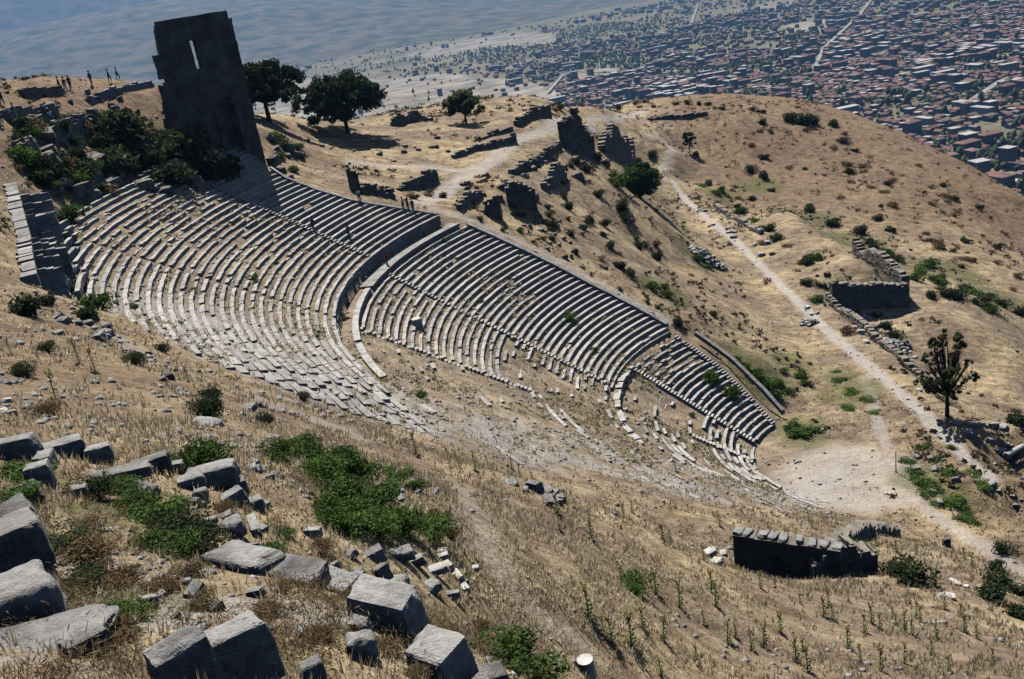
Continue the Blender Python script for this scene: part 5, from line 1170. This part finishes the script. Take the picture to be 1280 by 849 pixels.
for wm, rm, w, d, h, rf, rh, lab, nm in (('white', 'red', 10, 8, 5.5, 'hip', 2.2, 'small white house with red hipped roof in the town on the plain', 'house'), ('cream', 'red', 12, 9, 5.5, 'gable', 2.4, 'cream house with red gabled roof in the town on the plain', 'house'),
    ('white', 'rust', 9, 8, 4, 'gable', 1.8, 'low white cottage with rusty tiled roof in the town on the plain', 'house'), ('grey', 'rust', 13, 9, 7, 'hip', 2.2, 'grey two storey house with rusty hipped roof in the town on the plain', 'house'),
    ('cream', 'flat', 10, 9, 8, 'flat', 0, 'cream three storey house with pale flat roof in the town on the plain', 'house'), ('white', 'flat', 9, 7, 5, 'flat', 0, 'white box house with pale flat roof in the town on the plain', 'house'), ('white', 'dull', 14, 8, 4, 'gable', 1.4, 'long white shed with dull grey roof in the town on the plain', 'shed'),
    ('cream', 'rust', 16, 12, 15, 'hip', 2.2, 'cream five storey apartment block with tiled roof in the town on the plain', 'apartment_block'), ('white', 'flat', 30, 12, 14, 'flat', 0, 'long white apartment slab with flat roof in the town on the plain', 'apartment_block'), ('grey', 'red', 22, 12, 16, 'hip', 2.4, 'grey apartment block with red roof in the town on the plain', 'apartment_block'), ('grey', 'flat', 14, 13, 19, 'flat', 0, 'grey tower block with flat roof in the town on the plain', 'apartment_block')):
    KINDS.append((wm, rm, *house_geo(w, d, h, rf, rh), lab, nm))
SKY_X = [300, 380, 480, 560, 640, 760, 900, 1000, 1040, 1100, 1150, 1200, 1280, 1330]; SKY_Y = [170, 165, 160, 145, 132, 134, 134, 140, 150, 166, 188, 211, 248, 275]
PARKS = [plan_poly(q) for q in ([(820, 92), (930, 82), (1000, 66), (1010, 76), (960, 92), (860, 104)], [(640, 44), (760, 30), (850, 22), (860, 34), (740, 46), (650, 56)], [(560, 72), (600, 60), (680, 58), (690, 68), (620, 82)], [(700, 78), (770, 70), (830, 78), (800, 86), (720, 90)], [(940, 104), (1000, 88), (1020, 92), (970, 108)])]
ROADS = [[tuple(pz(a, b, PLAIN)[:2]) for a, b in L] for L in ([(1018, 88), (1030, 62), (1075, 20), (1090, 0)], [(1205, 135), (1250, 105), (1262, 100)], [(685, 118), (705, 95), (800, 84), (960, 60)], [(640, 100), (720, 90), (900, 92), (1010, 72)], [(865, 30), (872, 8)], [(1110, 168), (1180, 160)])]
def town():
    rs = np.random.default_rng(77); ang = math.radians(14); ca, sa = math.cos(ang), math.sin(ang); S = []
    for (u0, u1, v0, v1, su, sv, dens) in ((-200, 2100, 700, 2300, 15.5, 15, 1), (-900, 2900, 2300, 3600, 24, 22, 2), (-1500, 3200, 3600, 5600, 45, 42, 3)):
        u, v = np.meshgrid(np.arange(u0, u1, su), np.arange(v0, v1, sv)); u = u.ravel() + rs.uniform(-.22, .22, u.size) * su; v = v.ravel() + rs.uniform(-.22, .22, v.size) * sv
        x, y = u * ca - v * sa, u * sa + v * ca; X, Y = project(np.stack([x, y, np.full_like(x, PLAIN)], 1))
        ok = (X > 330) & (X < 1320) & (Y > -30) & (Y < np.interp(X, SKY_X, SKY_Y) + 14) & (y > 300)
        # town core on the right, thinning to the left
        core = sstep(X + (Y - 60) * 1.2, 430, 860); p = (.93 if dens == 1 else .6 if dens == 2 else .4) * (.22 + .78 * core) * (.35 + .65 * sstep(fbm(x / 160, y / 160, 3, 31), -.35, .0))
        for q in PARKS: p = np.where(in_poly(x, y, q), p * .04, p)
        for q in BARE: p = np.where(in_poly(x, y, q), p * .22, p)
        for q in ROADS: p = np.where(seg_d(x, y, q) < 11, 0, p)
        p = np.where((np.mod(u, 92) < 9) | (np.mod(v, 120) < 9), 0, p)
        k = ok & (rs.uniform(size=len(x)) < p); big = sstep(fbm(x / 220, y / 220, 2, 41), .0, .3) * .32 + .05
        for xx, yy, bb in zip(x[k], y[k], big[k]):
            kind = rs.choice([7, 8, 9, 10]) if rs.uniform() < bb else rs.choice([0, 0, 1, 1, 2, 2, 3, 3, 4, 5, 6])
            S.append((math.hypot(xx, yy), xx, yy, kind, ang + rs.choice([0, math.pi / 2]) + rs.normal(0, .12), rs.uniform(.8, 1.3)))
    S.sort(key=lambda q: q[0] / (2.0 if q[3] >= 7 else 1.0)); me = {}
    for i, K_ in enumerate(KINDS): me[i] = (mesh_np('walls', *K_[2], TM[K_[0]]), mesh_np('roof', *K_[3], TM[K_[1]]))
    for d, x, y, kd_, rz, sc in S[:300]:
        K_ = KINDS[kd_]; root = add(K_[5], None, loc=(x, y, PLAIN + 1), rot=(0, 0, rz), scale=(sc, sc * random.uniform(.85, 1.15), random.uniform(.85, 1.2)))
        add('walls', me[kd_][0], root); add('roof', me[kd_][1], root); tag(root, K_[4], 'house' if K_[5] == 'house' else 'building', 'town: ' + K_[4].split(' in the')[0] + ' repeats')
    V = []; F = []; MI = []; n = 0; names = list(TM)
    for d, x, y, kd_, rz, sc in S[300:]:
        K_ = KINDS[kd_]; c, s = math.cos(rz) * sc, math.sin(rz) * sc
        for (vv, ff), mi in ((K_[2], names.index(K_[0])), (K_[3], names.index(K_[1]))):
            V.append(np.stack([vv[:, 0] * c - vv[:, 1] * s + x, vv[:, 0] * s + vv[:, 1] * c + y, vv[:, 2] + PLAIN + 1], 1)); F += [tuple(q + n for q in f) for f in ff]; MI += [mi] * len(ff); n += len(vv)
    m = mesh_np('town_houses', np.concatenate(V), F)
    for k in names: m.materials.append(TM[k])
    m.polygons.foreach_set('material_index', A(MI, np.int32)); tag(add('town_houses', m), 'mass of far houses filling the hazy town on the plain', 'town', kind='stuff')
    # trees between the houses and in the parks
    x = []; y = []
    az = np.radians(rs.uniform(-14, 33, 60000)); d = np.exp(rs.uniform(math.log(800), math.log(6000), 60000)); x = d * np.sin(az); y = d * np.cos(az)
    p = .04 + .75 * sstep(fbm(x / 150, y / 150, 4, 51), .05, .35)
    for q in PARKS: p = np.where(in_poly(x, y, q), .95, p)
    for q in BARE: p = np.where(in_poly(x, y, q), .01, p)
    for q in ROADS: p = np.where(seg_d(x, y, q) < 9, 0, p)
    X, Y = project(np.stack([x, y, np.full_like(x, PLAIN)], 1)); k = (rs.uniform(size=len(x)) < p) & (Y < np.interp(X, SKY_X, SKY_Y) + 14) & (X > 250); x, y = x[k][:15000], y[k][:15000]; n = len(x)
    O, T = A([(1, 0, 0), (.31, .95, 0), (-.81, .59, 0), (-.81, -.59, 0), (.31, -.95, 0), (.5, .4, .8), (-.5, .5, .75), (0, -.6, .85), (0, 0, 1.15), (0, 0, -.7)]), A([(0, 1, 5), (1, 2, 6), (1, 6, 5), (2, 3, 6), (3, 7, 6), (3, 4, 7), (4, 0, 7), (0, 5, 7), (5, 6, 8), (6, 7, 8), (7, 5, 8), (1, 0, 9), (2, 1, 9), (3, 2, 9), (4, 3, 9), (0, 4, 9)])
    s = rs.uniform(2.2, 5.0, n); tall = np.where(rs.uniform(size=n) < .15, 2.0, 1.0); V = O[None] * rs.uniform(.7, 1.3, (n, 10, 3)) * s[:, None, None]; V[..., 2] = V[..., 2] * tall[:, None] + (s * tall)[:, None] * .8
    V += np.stack([x, y, np.full(n, PLAIN + 1)], 1)[:, None]; F = (np.arange(n)[:, None, None] * 10 + T[None]).reshape(-1, 3)
    tag(add('town_trees', mesh_np('town_trees', V.reshape(-1, 3), F, TM['tree'])), 'far dark trees between the houses of the town', 'trees', kind='stuff')
town()
# main streets
for i, L in enumerate(ROADS):
    V = []; F = []
    for k, (x, y) in enumerate(L):
        a = L[max(k - 1, 0)]; b = L[min(k + 1, len(L) - 1)]; t = A([b[0] - a[0], b[1] - a[1]]); t /= np.linalg.norm(t); q = A([-t[1], t[0]]) * 4.5; V += [(x - q[0], y - q[1], PLAIN + 5.2), (x + q[0], y + q[1], PLAIN + 5.2)]
        if k: F.append((2 * k - 2, 2 * k, 2 * k + 1, 2 * k - 1))
    if i == 0: MAT['road'] = flat_mat('road_dust', (.2, .195, .19), (.29, .28, .27), .02, coord='World')
    structure(add('road', mesh_np('road', V, F, MAT['road'])))

# ------------------------------------------------------------------ the hazy air
def haze():
    m = bpy.data.materials.new('haze'); m.use_nodes = True; nt = m.node_tree; nt.nodes.clear()
    v = nt.nodes.new('ShaderNodeVolumePrincipled'); v.inputs['Color'].default_value = (0.16, 0.32, 0.57, 1); v.inputs['Density'].default_value = 8.5e-5; v.inputs['Anisotropy'].default_value = 0.2
    o = nt.nodes.new('ShaderNodeOutputMaterial'); nt.links.new(v.outputs[0], o.inputs['Volume'])
    mb = MB(); mb.box((0, 0, 0), (29600, 29600, 1120)); ob = mb.build('haze', m); ob.location = (0, 0, -302 + 560)
    tag(ob, 'pale blue haze in the air over the plain', 'haze', kind='stuff')
haze()
